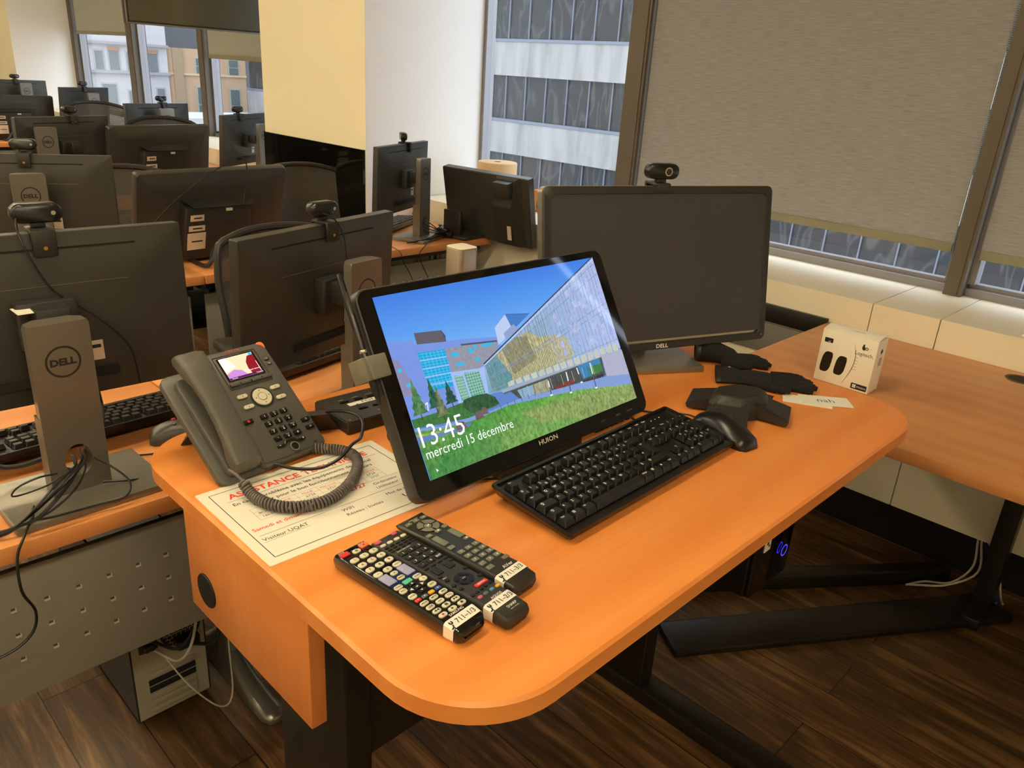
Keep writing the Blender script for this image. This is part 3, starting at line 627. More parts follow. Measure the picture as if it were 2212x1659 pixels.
    P([(.365, .529), (.480, .60), (.559, .628), (.60, .575), (.70, .560), (.733, .529), (.745, .414), (.70, .37), (.424, .365), (.368, .343)], '#b3ad84', .8)
    P([(.42, .57), (.50, .61), (.545, .60), (.56, .45), (.44, .40)], '#8f8a6a', .9)
    P([(.330, .502), (.385, .545), (.43, .40), (.42, .345), (.345, .335)], '#5f96a4', .5)
    def fac(t, s_):      # t along the facade 0..1 (far to near), s_ height 0..1
        u = .330 + (.997 - .330) * t ** 1.55; bot = .335 + (.357 - .335) * (u - .33) / .667; tp = .506 + (1.0 - .506) * (u - .327) / .667
        return (u, bot + (tp - bot) * s_)
    for k_ in range(1, 46):
        t = k_ / 46; th = .0012 + .0018 * t; c_ = ('#6d7466' if t < .62 else '#7f92bf')
        Ln(fac(t, 0), fac(t + (.006 if k_ % 3 else .0), 1), th, c_, .5)
        if t < .68: Ln(fac(t + .012, .05), fac(t + .012, .85 if k_ % 2 else .5), th * .6, '#59604e' if t < .6 else '#8a96b8', .8)
    for s_ in (.10, .44, .50, .82, .93):
        Ln(fac(.02, s_), fac(1, s_), .0022, '#7f8fae' if s_ > .2 else '#8d968c', .4)
    for k_ in range(46):
        t = .66 + .32 * random.random(); s_ = .1 + .8 * random.random(); h_ = .05 + .08 * random.random(); a = fac(t, s_); c_ = fac(min(1, t + .02), s_); d_ = fac(min(1, t + .02), min(1, s_ + h_)); e = fac(t, min(1, s_ + h_)); P([a, c_, d_, e], random.choice(['#a3b1da', '#abb6dc', '#98a8d2', '#a5afd0']), .5)
    Ln((.327, .508), (.997, 1.002), .004, '#2f3b5c'); Ln((.33, .501), (.997, .985), .0025, '#c3cde6')
    P([(.364, .334), (.995, .362), (.995, .337), (.371, .308)], '#97a3b8'); P([(.368, .316), (.995, .343), (.995, .336), (.371, .306)], '#5d636c')
    for k_ in range(16): u = .40 + k_ * .037; P([(u, .340), (u + .028, .342), (u + .028, .372 + .03 * k_ / 16), (u, .366 + .03 * k_ / 16)], '#b9bfb4', .3)
    P([(.40, .312), (.877, .335), (.87, .215), (.43, .25)], '#4a4f4c', .6)                                                   # undercroft
    P([(.43, .305), (.50, .308), (.50, .248), (.44, .252)], '#86a6bf'); P([(.50, .308), (.58, .312), (.58, .240), (.50, .246)], '#9c9a80', .7)
    P([(.74, .33), (.865, .334), (.862, .25), (.75, .24)], '#3f7fae', .3); P([(.79, .30), (.865, .302), (.862, .25), (.795, .245)], '#3e7a44', .9); P([(.60, .255), (.70, .258), (.70, .235), (.60, .228)], '#7c3a36', .8)
    for k_ in range(14): Ln((.45 + .028 * k_, .245), (.45 + .028 * k_, .312), .0016, '#c3c3b2' if k_ % 2 else '#2f3230')
    for k_ in range(9): u = .74 + .014 * k_; b_ = D_(u, .225); P([(u + .007 * math.cos(a), .222 + .012 * math.sin(a)) for a in [2 * math.pi * j / 10 for j in range(10)]], '#33393c', .8)
    P([(.877, .352), (1, .345), (1, .165), (.874, .198)], '#a7a9c2', .08)
    P([(.289, .242), (.427, .254), (.876, .206), (1, .171), (1, .10), (.701, .187), (.377, .238), (.21, .221), (.111, .234), (0, .262), (0, .28), (.10, .25), (.2, .245)], '#7d97cc', .12)
    P([(0, .33), (.09, .328), (.184, .336), (.30, .325), (.325, .258), (.20, .245), (.1, .262), (0, .285)], '#3f6f3c', .8)
    P([(.192, .318), (.205, .348), (.25, .352), (.30, .345), (.33, .31), (.34, .262), (.22, .262)], '#35573a', 1.0)
    P([(0, .265), (.11, .236), (.21, .223), (.377, .238), (.701, .187), (1, .10), (1, 0), (0, 0)], None, 1.0, cs=['#5a8f48', '#6a9a48', '#4c8f40', '#4f9a45', '#67a048', '#8aa85a', '#7f9a5c', '#3f7f44'])
    P([(.42, .17), (.75, .15), (1, .09), (1, .0), (.45, 0), (.50, .07)], '#84985a', 1.2); P([(.0, .25), (.10, .225), (.15, .205), (0, .21)], '#8fa84a', .8); P([(0, .235), (.16, .19), (.20, .20), (.21, .22), (0, .2)], '#5f7fae', .3)
    P([(.30, .11), (.6, .05), (.7, 0), (.3, 0)], '#6f9a50', 1.2)
    for (u, v, s_) in ((.165, .215, .022), (.245, .235, .018), (.272, .25, .013)): P([(u - s_, v - .015), (u + s_, v - .018), (u + s_ * .7, v + .02), (u - s_ * .2, v + .028), (u - s_ * .8, v + .012)], '#6f5a5c', .8)
    def tree(u, v0, v1, w_, c_):
        pts = []; nn = 9
        for i in range(nn): k_ = i / nn; pts.append((u - w_ * (1 - k_) * (1 if i % 2 == 0 else .72), v0 + (v1 - v0) * k_))
        pts.append((u, v1)); 
        for i in range(nn - 1, -1, -1): k_ = i / nn; pts.append((u + w_ * (1 - k_) * (1 if i % 2 == 0 else .72), v0 + (v1 - v0) * k_))
        Ln((u, v0 - .03), (u, v0 + .02), .003, '#4a3a2a'); P(pts, c_, 1.6)
    tree(.038, .345, .545, .030, '#4f7a4e'); tree(.098, .355, .520, .026, '#2f5a44'); tree(.160, .352, .480, .026, '#2c4f40'); tree(.116, .30, .475, .024, '#6f7a56')
    Ln((.066, .35), (.072, .395), .003, '#e8eef8'); Ln((.072, .395), (.062, .385), .003, '#e8eef8')
    for (u0, v0, u1, v1) in ((.675, .318, .668, .187), (.733, .322, .735, .225), (.807, .326, .800, .161), (.578, .300, .573, .212)): Ln((u0, v0), (u0 * .55 + u1 * .45, v0 * .55 + v1 * .45), .006, '#d6dae6'); Ln((u0 * .55 + u1 * .45, v0 * .55 + v1 * .45), (u1, v1), .005, '#4b5870'); Q(u1 - .006, u1 + .006, v1 - .006, v1 + .004, '#dfe6f2')
    for k_ in range(7): u = .34 + .032 * k_; Ln((u, .225 + .002 * k_), (u, .255 + .002 * k_), .002, '#3c465c')
    me_m = m
    me = b.build('display_image', gl, smooth=False)
    ca = me.data.color_attributes.new('picture', 'FLOAT_COLOR', 'POINT')
    for i, c_ in enumerate(cols): ca.data[i].color = c_
    wt = MB(em('lock_screen_white', '#ffffff', .74)); zt = .00012 + (lay[0] + 4) * .000006
    x, y = D_(.010, .172); wt.text('13:45', .043, Tr((x, y, zt)), 'l', -.006, .95); x, y = D_(.012, .108); wt.text('mercredi 15 décembre', .0200, Tr((x, y, zt)), 'l', -.004, .92)
    u, v = .03, .05; wt.poly([D_(u, v), D_(u + .008, v - .016), D_(u + .003, v - .016), D_(u, v - .022)], zt); wt.build('clock_text', gl, smooth=False)
    return me
screen_picture()
# folding stand behind and pen holder with pen
invT = (Tr(tb_.location) @ Euler(tb_.rotation_euler).to_matrix().to_4x4()).inverted()
q = MB(m_blk); q.rbox((.842, .742, .866), (.19, .055, .030), .010, .006, T=invT); q.rbox((.842, .86, .858), (.19, .24, .014), .012, .003, T=invT)
q.add(wl(invT, [(.77, .75, .870), (.91, .75, .870), (.91, .77, .870), (.77, .77, .870), (.77, .885, 1.02), (.91, .885, 1.02), (.91, .905, 1.02), (.77, .905, 1.02)]), [(0, 3, 2, 1), (4, 5, 6, 7), (0, 1, 5, 4), (1, 2, 6, 5), (2, 3, 7, 6), (3, 0, 4, 7)]); q.build('folding_stand', tb_)
b = MB(mat('grey_clip_plastic', '#6e6a5c', .5)); b.rbox((-.266, .038, .003), (.030, .032, .013), .002, .001); b.rbox((-.283, .038, -.014), (.006, .032, .036), .001, .001); b.build('pen_clip', tb_)
pen = thing('stylus_pen', 'slim black stylus held upright in the grey clip at the left side of the tablet', 'stylus', tuple(tb_.matrix_basis.translation) if False else tuple((Tr(tb_.location) @ Euler(tb_.rotation_euler).to_matrix().to_4x4()) @ Vector((-.274, .0, -.006))), rot=tuple(tb_.rotation_euler))
b = MB(m_blk2); b.lathe([(.0016, -.012), (.0045, .004), (.0056, .02), (.0056, .05), (.0050, .062)], 14, T=Rx(-90)); b.lathe([(.0048, .0625), (.0052, .10), (.0046, .168), (.0036, .171)], 14, T=Rx(-90)); b.build('barrel', pen)
b = MB(m_silver2); b.lathe([(.0052, .0605), (.0056, .0615), (.0056, .064), (.0052, .065)], 14, T=Rx(-90)); b.build('ring_band', pen)
MB(m_blk).rbox((0.0, .13, .0052), (.004, .03, .0016), .0015, .0005).build('side_switch', pen)

# ---- keyboards
U = .01905
def key_mesh(w, h, leg='', sub='', hgt=.0085, legend=True):
    W2, D2 = w * U - .0012, h * U - .0012; b = MB(m_keys, m_whiteink)
    lo = [(x, y, 0) for x, y in rrect(W2, D2, .0012, 1)]; mid = [(x, y + .0004, hgt * .75) for x, y in rrect(W2 - .0036, D2 - .0048, .0016, 1)]; hi = [(x, y + .0006, hgt) for x, y in rrect(W2 - .0046, D2 - .0058, .0018, 1)]
    b.loft([lo, mid, hi], cap0=False)
    if legend and leg:
        b.use(m_whiteink); s_ = .0064 if len(leg) == 1 else .0040
        b.text(leg, s_, Tr((-W2 / 2 + .0042, D2 / 2 - .0030 - s_ * .75, hgt + .0001)), 'l', .03)
        if sub: b.text(sub, .0050, Tr((.0024, -D2 / 2 + .0052, hgt + .0001)), 'l', .012)
    return b
m_keys = mat('black_keycap', '#1b1a18', .36, bump=.1, bscale=1500)
def layout():
    o = []; T = o.append
    T((0, 0, 1, 1, 'Esc', ''))
    for i in range(12): T((2 + i + .5 * (i // 4), 0, 1, 1, 'F%d' % (i + 1), ''))
    for i, l in enumerate(('Impr', 'Arrêt', 'Pause')): T((15.25 + i, 0, 1, 1, l, ''))
    for i, (a, c_) in enumerate(zip('#1234567890-=', '|±@£¢¤¬¦²³¼½¾')): T((i, 1.25, 1, 1, a, c_))
    T((13, 1.25, 2, 1, '←', ''))
    for i, l in enumerate(('Ins', 'Déb', 'Pg+')): T((15.25 + i, 1.25, 1, 1, l, ''))
    for i, l in enumerate(('Num', '/', '*', '−')): T((18.5 + i, 1.25, 1, 1, l, ''))
    T((0, 2.25, 1.5, 1, '⇤', ''))
    for i, a in enumerate('QWERTYUIOP^¸'): T((1.5 + i, 2.25, 1, 1, a, ''))
    T((13.75, 2.25, 1.25, 2, '↵', ''))
    for i, l in enumerate(('Sup', 'Fin', 'Pg-')): T((15.25 + i, 2.25, 1, 1, l, ''))
    for i, l in enumerate('789'): T((18.5 + i, 2.25, 1, 1, l, ''))
    T((21.5, 2.25, 1, 2, '+', ''))
    T((0, 3.25, 1.75, 1, '⇪', ''))
    for i, a in enumerate('ASDFGHJKL;`<'): T((1.75 + i, 3.25, 1, 1, a, ''))
    for i, l in enumerate('456'): T((18.5 + i, 3.25, 1, 1, l, ''))
    T((0, 4.25, 1.25, 1, '⇧', '')); 
    for i, a in enumerate('«ZXCVBNM,.É'): T((1.25 + i, 4.25, 1, 1, a, ''))
    T((12.25, 4.25, 2.75, 1, '⇧', '')); T((16.25, 4.25, 1, 1, '↑', ''))
    for i, l in enumerate('123'): T((18.5 + i, 4.25, 1, 1, l, ''))
    T((21.5, 4.25, 1, 2, '↵', ''))
    x = 0
    for (w_, l) in ((1.25, 'Ctrl'), (1.25, '⊞'), (1.25, 'Alt'), (6.25, ''), (1.25, 'AltCar'), (1.25, '⊞'), (1.25, '≡'), (1.25, 'Ctrl')): T((x, 5.25, w_, 1, l, '')); x += w_
    for i, l in enumerate('←↓→'): T((15.25 + i, 5.25, 1, 1, l, ''))
    T((18.5, 5.25, 2, 1, '0', '')); T((20.5, 5.25, 1, 1, '.', ''))
    return o
KW, KD = .449, .150
def keyboard_case(parent, cm):
    b = MB(cm)
    # bottom tray overhangs outwards: wedge with lip
    prof_ = [(0, .000, .010), (.003, -.0, .0)]
    lo = [(x, y, .003) for x, y in rrect(KW - .016, KD - .010, .006, 3)]; mid = [(x, y, .0135 + (.004 if y > 0 else 0)) for x, y in rrect(KW, KD, .005, 3)]; hi = [(x, y, .0165 + (.004 if y > 0 else 0)) for x, y in rrect(KW - .001, KD - .001, .005, 3)]
    inn = [(x, y, .0165 + (.004 if y > 0 else 0)) for x, y in rrect(KW - .010, KD - .012, .002, 3)]; pit = [(x, y, .0125 + (.004 if y > 0 else 0)) for x, y in rrect(KW - .011, KD - .013, .002, 3)]
    b.loft([lo, mid, hi, inn, pit]); return b.build('case', parent)
def make_keyboard(label, x, y, rz, z, legend=True, lite=False, tilt=4.0, keep=None, name='computer_keyboard'):
    kb = thing(name, label, 'keyboard', (x, y, z), rot=(R(tilt), 0, R(rz))); keyboard_case(kb, m_blk2)
    one = MB(m_keys); cache = {}
    for (kx, ky, w_, h_, l, s_) in layout():
        px = -KW / 2 + .0105 + (kx + w_ / 2) * U; py = KD / 2 - .0150 - (ky + h_ / 2) * U; pz = .0140 + .004 * (py / KD + .5)
        if keep and not keep(px, py): continue
        if lite:
            W2, D2 = w_ * U - .0012, h_ * U - .0012; one.loft([[(px + a, py + c_, pz) for a, c_ in rrect(W2, D2, .001, 1)], [(px + a, py + c_, pz + .008) for a, c_ in rrect(W2 - .0046, D2 - .0058, .0016, 1)]], cap0=False); continue
        sig = (w_, h_, l if legend else '')
        if sig in cache: o = cache[sig].copy(); col.objects.link(o)
        else: o = key_mesh(w_, h_, l, s_, legend=legend).build('key', kb); cache[sig] = o
        o.location = (px, py, pz)
    if lite: one.build('keys', kb)
    return kb
kb = make_keyboard('black wired keyboard in front of the pen display', .922, .6205, 1.2, DZ + .0035, keep=None)
# leds, brand panel, rear feet
b = MB(m_whiteink)
for i in range(3): b.cyl((.148 + i * .012, KD / 2 - .022, .0212), .0011, .0006, 8)
b.build('status_lamp', kb)
for sx in (-1, 1): MB(m_blk2).rbox((sx * .19, .060, -.003), (.03, .012, .0105), .003, .001).build('foot', kb)

# ---- mouse
def make_mouse(name, label, x, y, rz, z, m=m_blk2, L=.124, W=.062, H=.038):
    t = thing(name, label, 'mouse', (x, y, z), rz); b = MB(m); LO = []
    n = 14
    for i in range(n + 1):
        k = i / n; yy = -L / 2 + L * k; hh = H * (math.sin(math.pi * (.10 + .82 * (1 - k) ** .85)) ** .75) * (1 if 0 < i < n else .35); ww = W * (.62 + .38 * math.sin(math.pi * (.12 + .76 * k)) - .06 * math.exp(-((k - .55) / .16) ** 2)) * (1 if 0 < i < n else .72)
        lp = []
        for j in range(17):
            a = math.pi * j / 16; lp.append((ww / 2 * math.cos(a) * (1 if j not in (0, 16) else .94), yy, .002 + max(.001, hh * math.sin(a) ** .75)))
        lp += [(-ww / 2 * .9, yy, .0), (ww / 2 * .9, yy, .0)]; LO.append(lp)
    b.loft(LO); b.build('shell', t, angle=60)
    return t
ms = make_mouse('computer_mouse', 'glossy black wired mouse beside the microphone pod', 1.172, .590, -8, DZ)
b = MB(m_slot); b.tube([(0, .056, .016), (0, .045, .0235), (0, .02, .0335), (0, .008, .0362)], .0006, 4); b.build('button_split', ms)
MB(m_rubber).cyl((0, .034, .0265), .0075, .006, 16, axis='x').build('scroll_wheel', ms)
invM = (Tr(ms.location) @ Rz(-8)).inverted()
MB(m_cableb).tube(wl(invM, [(1.180, .648, .862), (1.186, .680, .858), (1.150, .735, .853), (1.125, .80, .853), (1.10, .85, .853), (1.09, .93, .853)]), .0019, 6).build('cable', ms)

# ---- table microphone pod with four wings
mc = pl('conference_microphone', 'black four-winged conference microphone pod with mesh wings', 'microphone', 1.298, .632, -23)
b = MB(m_blk)
hexo = [(.052 * math.cos(R(a)), .040 * math.sin(R(a))) for a in (12, 60, 120, 168, 192, 240, 300, 348)]
b.prism([(x * 1.25, y * 1.3) for x, y in hexo], .002, .022); b.loft([[(x * 1.25, y * 1.3, .022) for x, y in hexo], [(x, y, .040) for x, y in hexo], [(x * .9, y * .88, .0425) for x, y in hexo]])
b.cyl((0, 0, .004), .045, .008, 24); b.build('hub', mc)
b = MB(m_grille); b.prism([(x * .84, y * .80) for x, y in hexo], .0415, .0435); b.build('top_grille', mc)
for a in (36, 136, 216, 316):
    T = Rz(a); P0 = [(.030, -.027, .034), (.030, .027, .034), (.094, .043, .013), (.094, -.043, .013)]; P1 = [(.030, -.027, .005), (.030, .027, .005), (.091, .041, .005), (.091, -.041, .005)]
    b = MB(m_blk); b.add(P0 + P1, [(0, 3, 2, 1)[::-1], (4, 5, 6, 7), (0, 4, 7, 3), (3, 7, 6, 2), (2, 6, 5, 1), (1, 5, 4, 0)], T); wgo = b.build('wing', mc, smooth=False)
    g = MB(m_grille); s_ = .0012; g.add([(.034, -.0255, .0334), (.034, .0255, .0334), (.0915, .0400, .0145), (.0915, -.0400, .0145)], [(0, 3, 2, 1)], T); g.build('wing_grille', wgo, smooth=False)

# ---- white paper notes
def note(x, y, rz, w_, d_, label, txt=None, z=DZ, size=.02, group=None):
    t = pl('paper_note', label, 'paper note', x, y, rz, z); MB(m_paper).rbox((0, 0, .0004), (w_, d_, .0008), .001, 0, 1).build('paper', t)
    if txt: MB(mat('blue_pen_ink', '#2c3f96', .6)).text(txt, size, Tr((0, -size * .3, .0009)), 'c', -.004).build('handwriting', t, smooth=False)
    return t
note(1.463, .570, -62, .094, .045, 'white paper note marked with a blue Y under the other note', 'Y', size=.016)
note(1.492, .545, -50, .098, .050, 'white paper note with blue handwriting nah lying on top', 'nah', DZ + .0009, .026)
# ---- black marker / cylinder half hidden by the tablet
cy = pl('marker_pen', 'short thick black marker lying behind the left edge of the tablet', 'marker', .738, .925, 0)
b = MB(m_blk); b.cyl((0, .0, .0135), .0135, .075, 18, axis='x', b=.003); b.build('body', cy); MB(m_blk2).cyl((-.039, 0, .0135), .0105, .004, 18, axis='x', b=.001).build('cap', cy)

# ---- gloves
def glove(label, x, y, rz, z, s_=1.0, puff=0.0, fold=1.0):
    t = thing('glove', label, 'glove', (x, y, z), rz, group='black winter gloves')
    b = MB(mat('black_knit_fabric', '#100f0e', .95, bump=.4, bscale=500))
    # local x runs from cuff to finger tips
    L = []
    for (xx, w_, h_, yc) in ((-.075, .088 + puff * .03, .012 + puff * .9, 0), (-.070, .090 + puff * .03, .016 + puff, 0), (-.045, .080 + puff * .02, .018 + puff, 0), (-.030, .072, .015 + puff * .8, 0), (-.005, .078, .018 + puff * .5, 0), (.020, .080, .018 + puff * .3, -.002), (.038, .074, .015, -.003), (.048, .064, .008, -.003)):
        L.append([(xx * s_, (yc + w_ / 2 * math.cos(2 * math.pi * k / 18)) * s_, max(.0006, h_ / 2 + h_ / 2 * math.sin(2 * math.pi * k / 18) * 1.0)) for k in range(18)])
    b.loft(L)
    for (y0, y1, ln, r_) in ((.024, .034, .050, .0088), (.009, .013, .064, .0092), (-.008, -.010, .070, .0092), (-.025, -.030, .060, .0085)):
        b.tube([(.030 * s_, y0 * s_, r_ + .001), ((.045 + ln * .4) * s_, (y0 + y1) / 2 * s_, r_ + .0015), ((.045 + ln * .8) * s_, y1 * s_, r_ * .9), ((.045 + ln) * s_, y1 * 1.03 * s_, r_ * .7)], [r_ * s_, r_ * .98 * s_, r_ * .92 * s_, r_ * .8 * s_, r_ * .55 * s_], 10)
    b.tube([(-.01 * s_, -.030 * s_, .010), (.018 * s_, -.045 * s_, .011), (.045 * s_, -.052 * s_, .010), (.060 * s_, -.050 * s_, .008)], [.010, .0095, .008, .0055], 10)
    b.build('shell', t, angle=70)
    c = MB(m_blk); c.loft([[(xx * s_, (w_ / 2 * math.cos(2 * math.pi * k / 18)) * s_, max(.0004, h_ / 2 + h_ / 2 * math.sin(2 * math.pi * k / 18))) for k in range(18)] for xx, w_, h_ in ((-.079, .092 + puff * .03, .016 + puff), (-.070, .093 + puff * .03, .018 + puff))], False, False); c.build('cuff_band', t)
    return t
g2 = glove('black knit glove lying flat with a small white logo on its cuff', 1.474, .690, -58, DZ, 1.06)
b = MB(m_whiteink); b.poly([(-.056 + .0035 * r_ * math.cos(R(a)), .018 + .0035 * r_ * math.sin(R(a))) for a, r_ in ((0, 1.4), (45, .5), (90, 1.2), (135, .5), (180, 1.4), (225, .5), (270, 1.2), (315, .5))], .0198); b.build('logo', g2, smooth=False)
glove('crumpled black knit glove with a puffed cuff behind the flat glove', 1.530, .796, -54, DZ, .86, .040)

# ---- remote controls
def remote(name, label, x, y, rz, prof, body_m, btns, tape, prints, face=None):
    t = pl(name, label, 'remote control', x, y, rz, DZ, 'remote controls on the desk')
    b = MB(body_m); L = []
    for (yy, w_, z0, z1, rr) in prof:
        w2 = w_ / 2; c_ = [(w2 - rr, z0), (w2 - .001, z0 + rr * .8), (w2, (z0 + z1) / 2 + .002), (w2 - .0008, z1 - .0025), (w2 - .003, z1), (-w2 + .003, z1), (-w2 + .0008, z1 - .0025), (-w2, (z0 + z1) / 2 + .002), (-w2 + .001, z0 + rr * .8), (-w2 + rr, z0)]
        L.append([(a, yy, z) for a, z in c_])
    b.loft(L); body_ = b.build('body', t, angle=40)
    def ztop(yy):
        for p, q in zip(prof, prof[1:]):
            if p[0] <= yy <= q[0]: return p[3] + (q[3] - p[3]) * (yy - p[0]) / (q[0] - p[0])
        return prof[1][3]
    for (bx_, by_, w_, d_, m, leg, lm, kind) in btns:
        q = MB(m, lm); zt = ztop(by_); slope = (ztop(by_ + .002) - ztop(by_ - .002)) / .004; T = Tr((bx_, by_, zt)) @ Matrix.Rotation(math.atan(slope), 4, 'X')
        if kind == 'arc': q.ring(w_, d_[0], 10, .0012, T @ Tr((0, 0, 0)), d_[1], d_[2])
        else: q.rbox((0, 0, .0004), (w_, d_, .0022), {'r': min(w_, d_) * .42, 's': .0012, 'c': min(w_, d_) / 2}[kind], .0005, 3, T=T)
        if leg: q.use(lm).text(leg, min(d_ * .62 if not isinstance(d_, tuple) else .003, w_ / max(1, len(leg)) * 1.25), T @ Tr((0, -min(d_ * .62, w_ / max(1, len(leg)) * 1.25) * .36, .0017)), 'c', .02)
        q.build('button', body_ if False else t)
    q = MB(m_whiteink)
    for (s_, px, py, sz, m) in prints:
        zt = ztop(py); slope = (ztop(py + .002) - ztop(py - .002)) / .004; q.use(m).text(s_, sz, Tr((px, py, zt + .00015)) @ Matrix.Rotation(math.atan(slope), 4, 'X'), 'c', .012)
    if prints: q.build('lettering', body_, smooth=False)
    # white tape label wrapped round the end
    y0, y1, s_ = tape; L = []
    for yy in (y0, y1):
        w_ = 0
        for p, r_ in zip(prof, prof[1:]):
            if p[0] <= yy <= r_[0]: f = (yy - p[0]) / (r_[0] - p[0]); w_ = p[1] + (r_[1] - p[1]) * f; z0 = p[2] + (r_[2] - p[2]) * f; z1 = p[3] + (r_[3] - p[3]) * f
        w2 = w_ / 2 + .0003; L.append([(w2 - .004, yy, z0 - .0002), (w2, yy, z0 + .005), (w2, yy, z1 - .002), (w2 - .003, yy, z1 + .0004), (-w2 + .003, yy, z1 + .0004), (-w2, yy, z1 - .002), (-w2, yy, z0 + .005), (-w2 + .004, yy, z0 - .0002)])
    q = MB(mat('white_label_tape', '#f3efe2', .45), m_blackink); q.loft(L, False, False, closed=False)
    ym = (y0 + y1) / 2; zt = ztop(ym) + .0007; slope = (ztop(y1) - ztop(y0)) / (y1 - y0); Tt = Tr((0, ym, zt)) @ Matrix.Rotation(math.atan(slope), 4, 'X')
    q.use(m_blackink).text(s_, .0098, Tt @ Tr((.003, -.0036, 0)), 'c', .004, .95); q.text('Y', .009, Tt @ Tr((-.0185, -.002, 0)) @ Rz(150), 'c', .05); q.ring(.0008, .0028, 12, 0, Tt @ Tr((-.0182, .0018, 0)), 120, 420)
    q.build('label_tape', t, smooth=False)
    return t
W_k = m_keyw; I = m_ink; BT = []
for i, c_ in enumerate('123456789'): BT.append((-.0145 + .0148 * (i % 3), .0720 - .0138 * (i // 3), .0115, .0085, W_k, c_, I, 'r'))
BT += [(-.0145, .0306, .0115, .0085, W_k, '−', I, 'r'), (.0003, .0306, .0115, .0085, W_k, '0', I, 'r'), (.0151, .0306, .0115, .0085, W_k, 'PRE-CH', I, 'r'), (-.0145, .0900, .0125, .0078, m_red, '', I, 's'), (.0151, .0900, .0120, .0085, m_orange, '◊', I, 's'), (.0003, .0858, .0110, .0070, W_k, '⎘', I, 'r'),
       (-.0140, .0150, .0130, .0200, m_lav, '', I, 's'), (.0148, .0150, .0130, .0200, m_lav, '', I, 's'), (.0003, .0195, .0098, .0068, W_k, '✕', I, 'r'), (.0003, .0080, .0100, .0068, W_k, 'MENU', I, 'r'), (.0003, -.0030, .0125, .0070, m_mint, '', I, 's'),
       (-.0150, -.0040, .0115, .0070, W_k, 'TOOLS', I, 'r'), (.0150, -.0035, .0115, .0070, W_k, 'GUIDE', I, 'r'), (-.0160, -.0130, .0100, .0080, W_k, 'INFO', I, 'r'), (.0165, -.0120, .0100, .0080, W_k, 'i', I, 'r'),
       (.0003, -.0100, .0085, .0055, m_blk2, '▲', m_whiteink, 's'), (-.0085, -.0185, .0070, .0080, m_blk2, '◀', m_whiteink, 's'), (.0003, -.0185, .0085, .0075, m_blk2, '⏎', m_whiteink, 's'), (.0090, -.0185, .0070, .0080, m_blk2, '▶', m_whiteink, 's'), (.0003, -.0270, .0085, .0055, m_blk2, '▼', m_whiteink, 's'),
       (-.0155, -.0275, .0110, .0085, W_k, 'RETURN', I, 'r'), (.0160, -.0270, .0110, .0085, W_k, 'EXIT', I, 'r')]
for x, m, c_ in ((-.0158, m_red, 'A'), (-.0055, m_green, 'B'), (.0050, m_yel, 'C'), (.0155, m_blue, 'D')): BT.append((x, -.0368, .0080, .0050, m, c_, m_whiteink, 's'))
for r_, row in enumerate((('MEDIA', 'MTS', 'SRS'), ('USB', 'P.SIZE', 'CC'), ('◀◀', '❚❚', '▶▶'), ('●', '▶', '■'))):
    for j, c_ in enumerate(row): BT.append((-.0150 + .0150 * j, -.0455 - .0096 * r_, .0112, .0065, W_k, c_, m_red if c_ == '●' else I, 'r'))
remote('tv_remote', 'black TV remote with cream keys and tape label 711-1/3, leftmost of three', .4708, .5950, 5.8,
       [(-.107, .030, .005, .011, .008), (-.1055, .038, .002, .016, .006), (-.101, .0455, .0006, .0200, .005), (-.08, .0480, 0, .0225, .005), (.06, .0480, 0, .022, .005), (.098, .0480, .0006, .0210, .005), (.1025, .0445, .002, .018, .005), (.1045, .036, .005, .012, .006)], m_gloss,
       BT, (-.0975, -.0835, '711–1/3'), [('SAMSUNG', 0, -.0815, .0048, m_whiteink), ('POWER', -.0145, .0955, .0026, m_whiteink), ('ON/OFF', .0151, .0955, .0026, m_whiteink), ('SOURCE', .0003, .0903, .0022, m_whiteink), ('+', -.014, .0190, .007, I), ('VOL', -.014, .0140, .0042, I), ('−', -.014, .0075, .007, I), ('^', .0148, .0190, .007, I), ('CH', .0148, .0140, .0042, I), ('ᐯ', .0148, .0085, .005, I)])
BT = []; K = m_keys; Wh = m_whiteink
BT += [(-.0165, .1025, .0095, .0058, m_pink, '', Wh, 's'), (.0120, .1040, .0080, .0055, m_pink, '', Wh, 's')]
for i in range(4): BT.append((-.0170 + .0113 * i, .0920, .0088, .0050, W_k, '', Wh, 'c'))
for r_ in range(3):
    for j in range(5): BT.append((-.0175 + .0088 * j, .0845 - .0055 * r_, .0066, .0028, K, '', Wh, 's'))
for i, c_ in enumerate('123456789'): BT.append((-.0125 + .0132 * (i % 3), .0605 - .0115 * (i // 3), .0108, .0082, K, c_, Wh, 's'))
BT += [(-.0125, .0260, .0108, .0082, K, '•', Wh, 's'), (.0007, .0260, .0108, .0082, K, '0', Wh, 's'), (.0139, .0260, .0108, .0082, K, 'ENT', Wh, 's')]
for j in range(4): BT.append((-.0155 + .0108 * j, .0165, .0080, .0028, K, '', Wh, 's'))
BT += [(-.0105, .0040, .0105, .0140, K, '', Wh, 's'), (.0095, .0040, .0105, .0140, K, '', Wh, 's'), (.0185, .0085, .0050, .0028, K, '', Wh, 's'), (-.0165, -.0065, .0062, .0035, K, '', Wh, 'c')]
for (x, y) in ((-.0155, -.0170), (.0175, -.0150), (-.0160, -.0400), (.0185, -.0380), (-.0175, -.0300)): BT.append((x, y, .0060, .0055, m_blk2, '', Wh, 'c'))
BT += [(.001, -.0285, .0072, .0072, m_blk2, 'ENTER', Wh, 'c'), (.008, -.0495, .0195, .0058, m_red, 'NETFLIX', Wh, 's')]
for a in range(4): BT.append((.001, -.0285, .0062, (.0118, 90 * a + 6, 90 * a + 84), m_blk2, '', Wh, 'arc'))
for j in range(5): BT.append((-.0160 + .0080 * j, -.0585 + .0006 * j, .0055, .0040, m_blk2, '', Wh, 'c'))
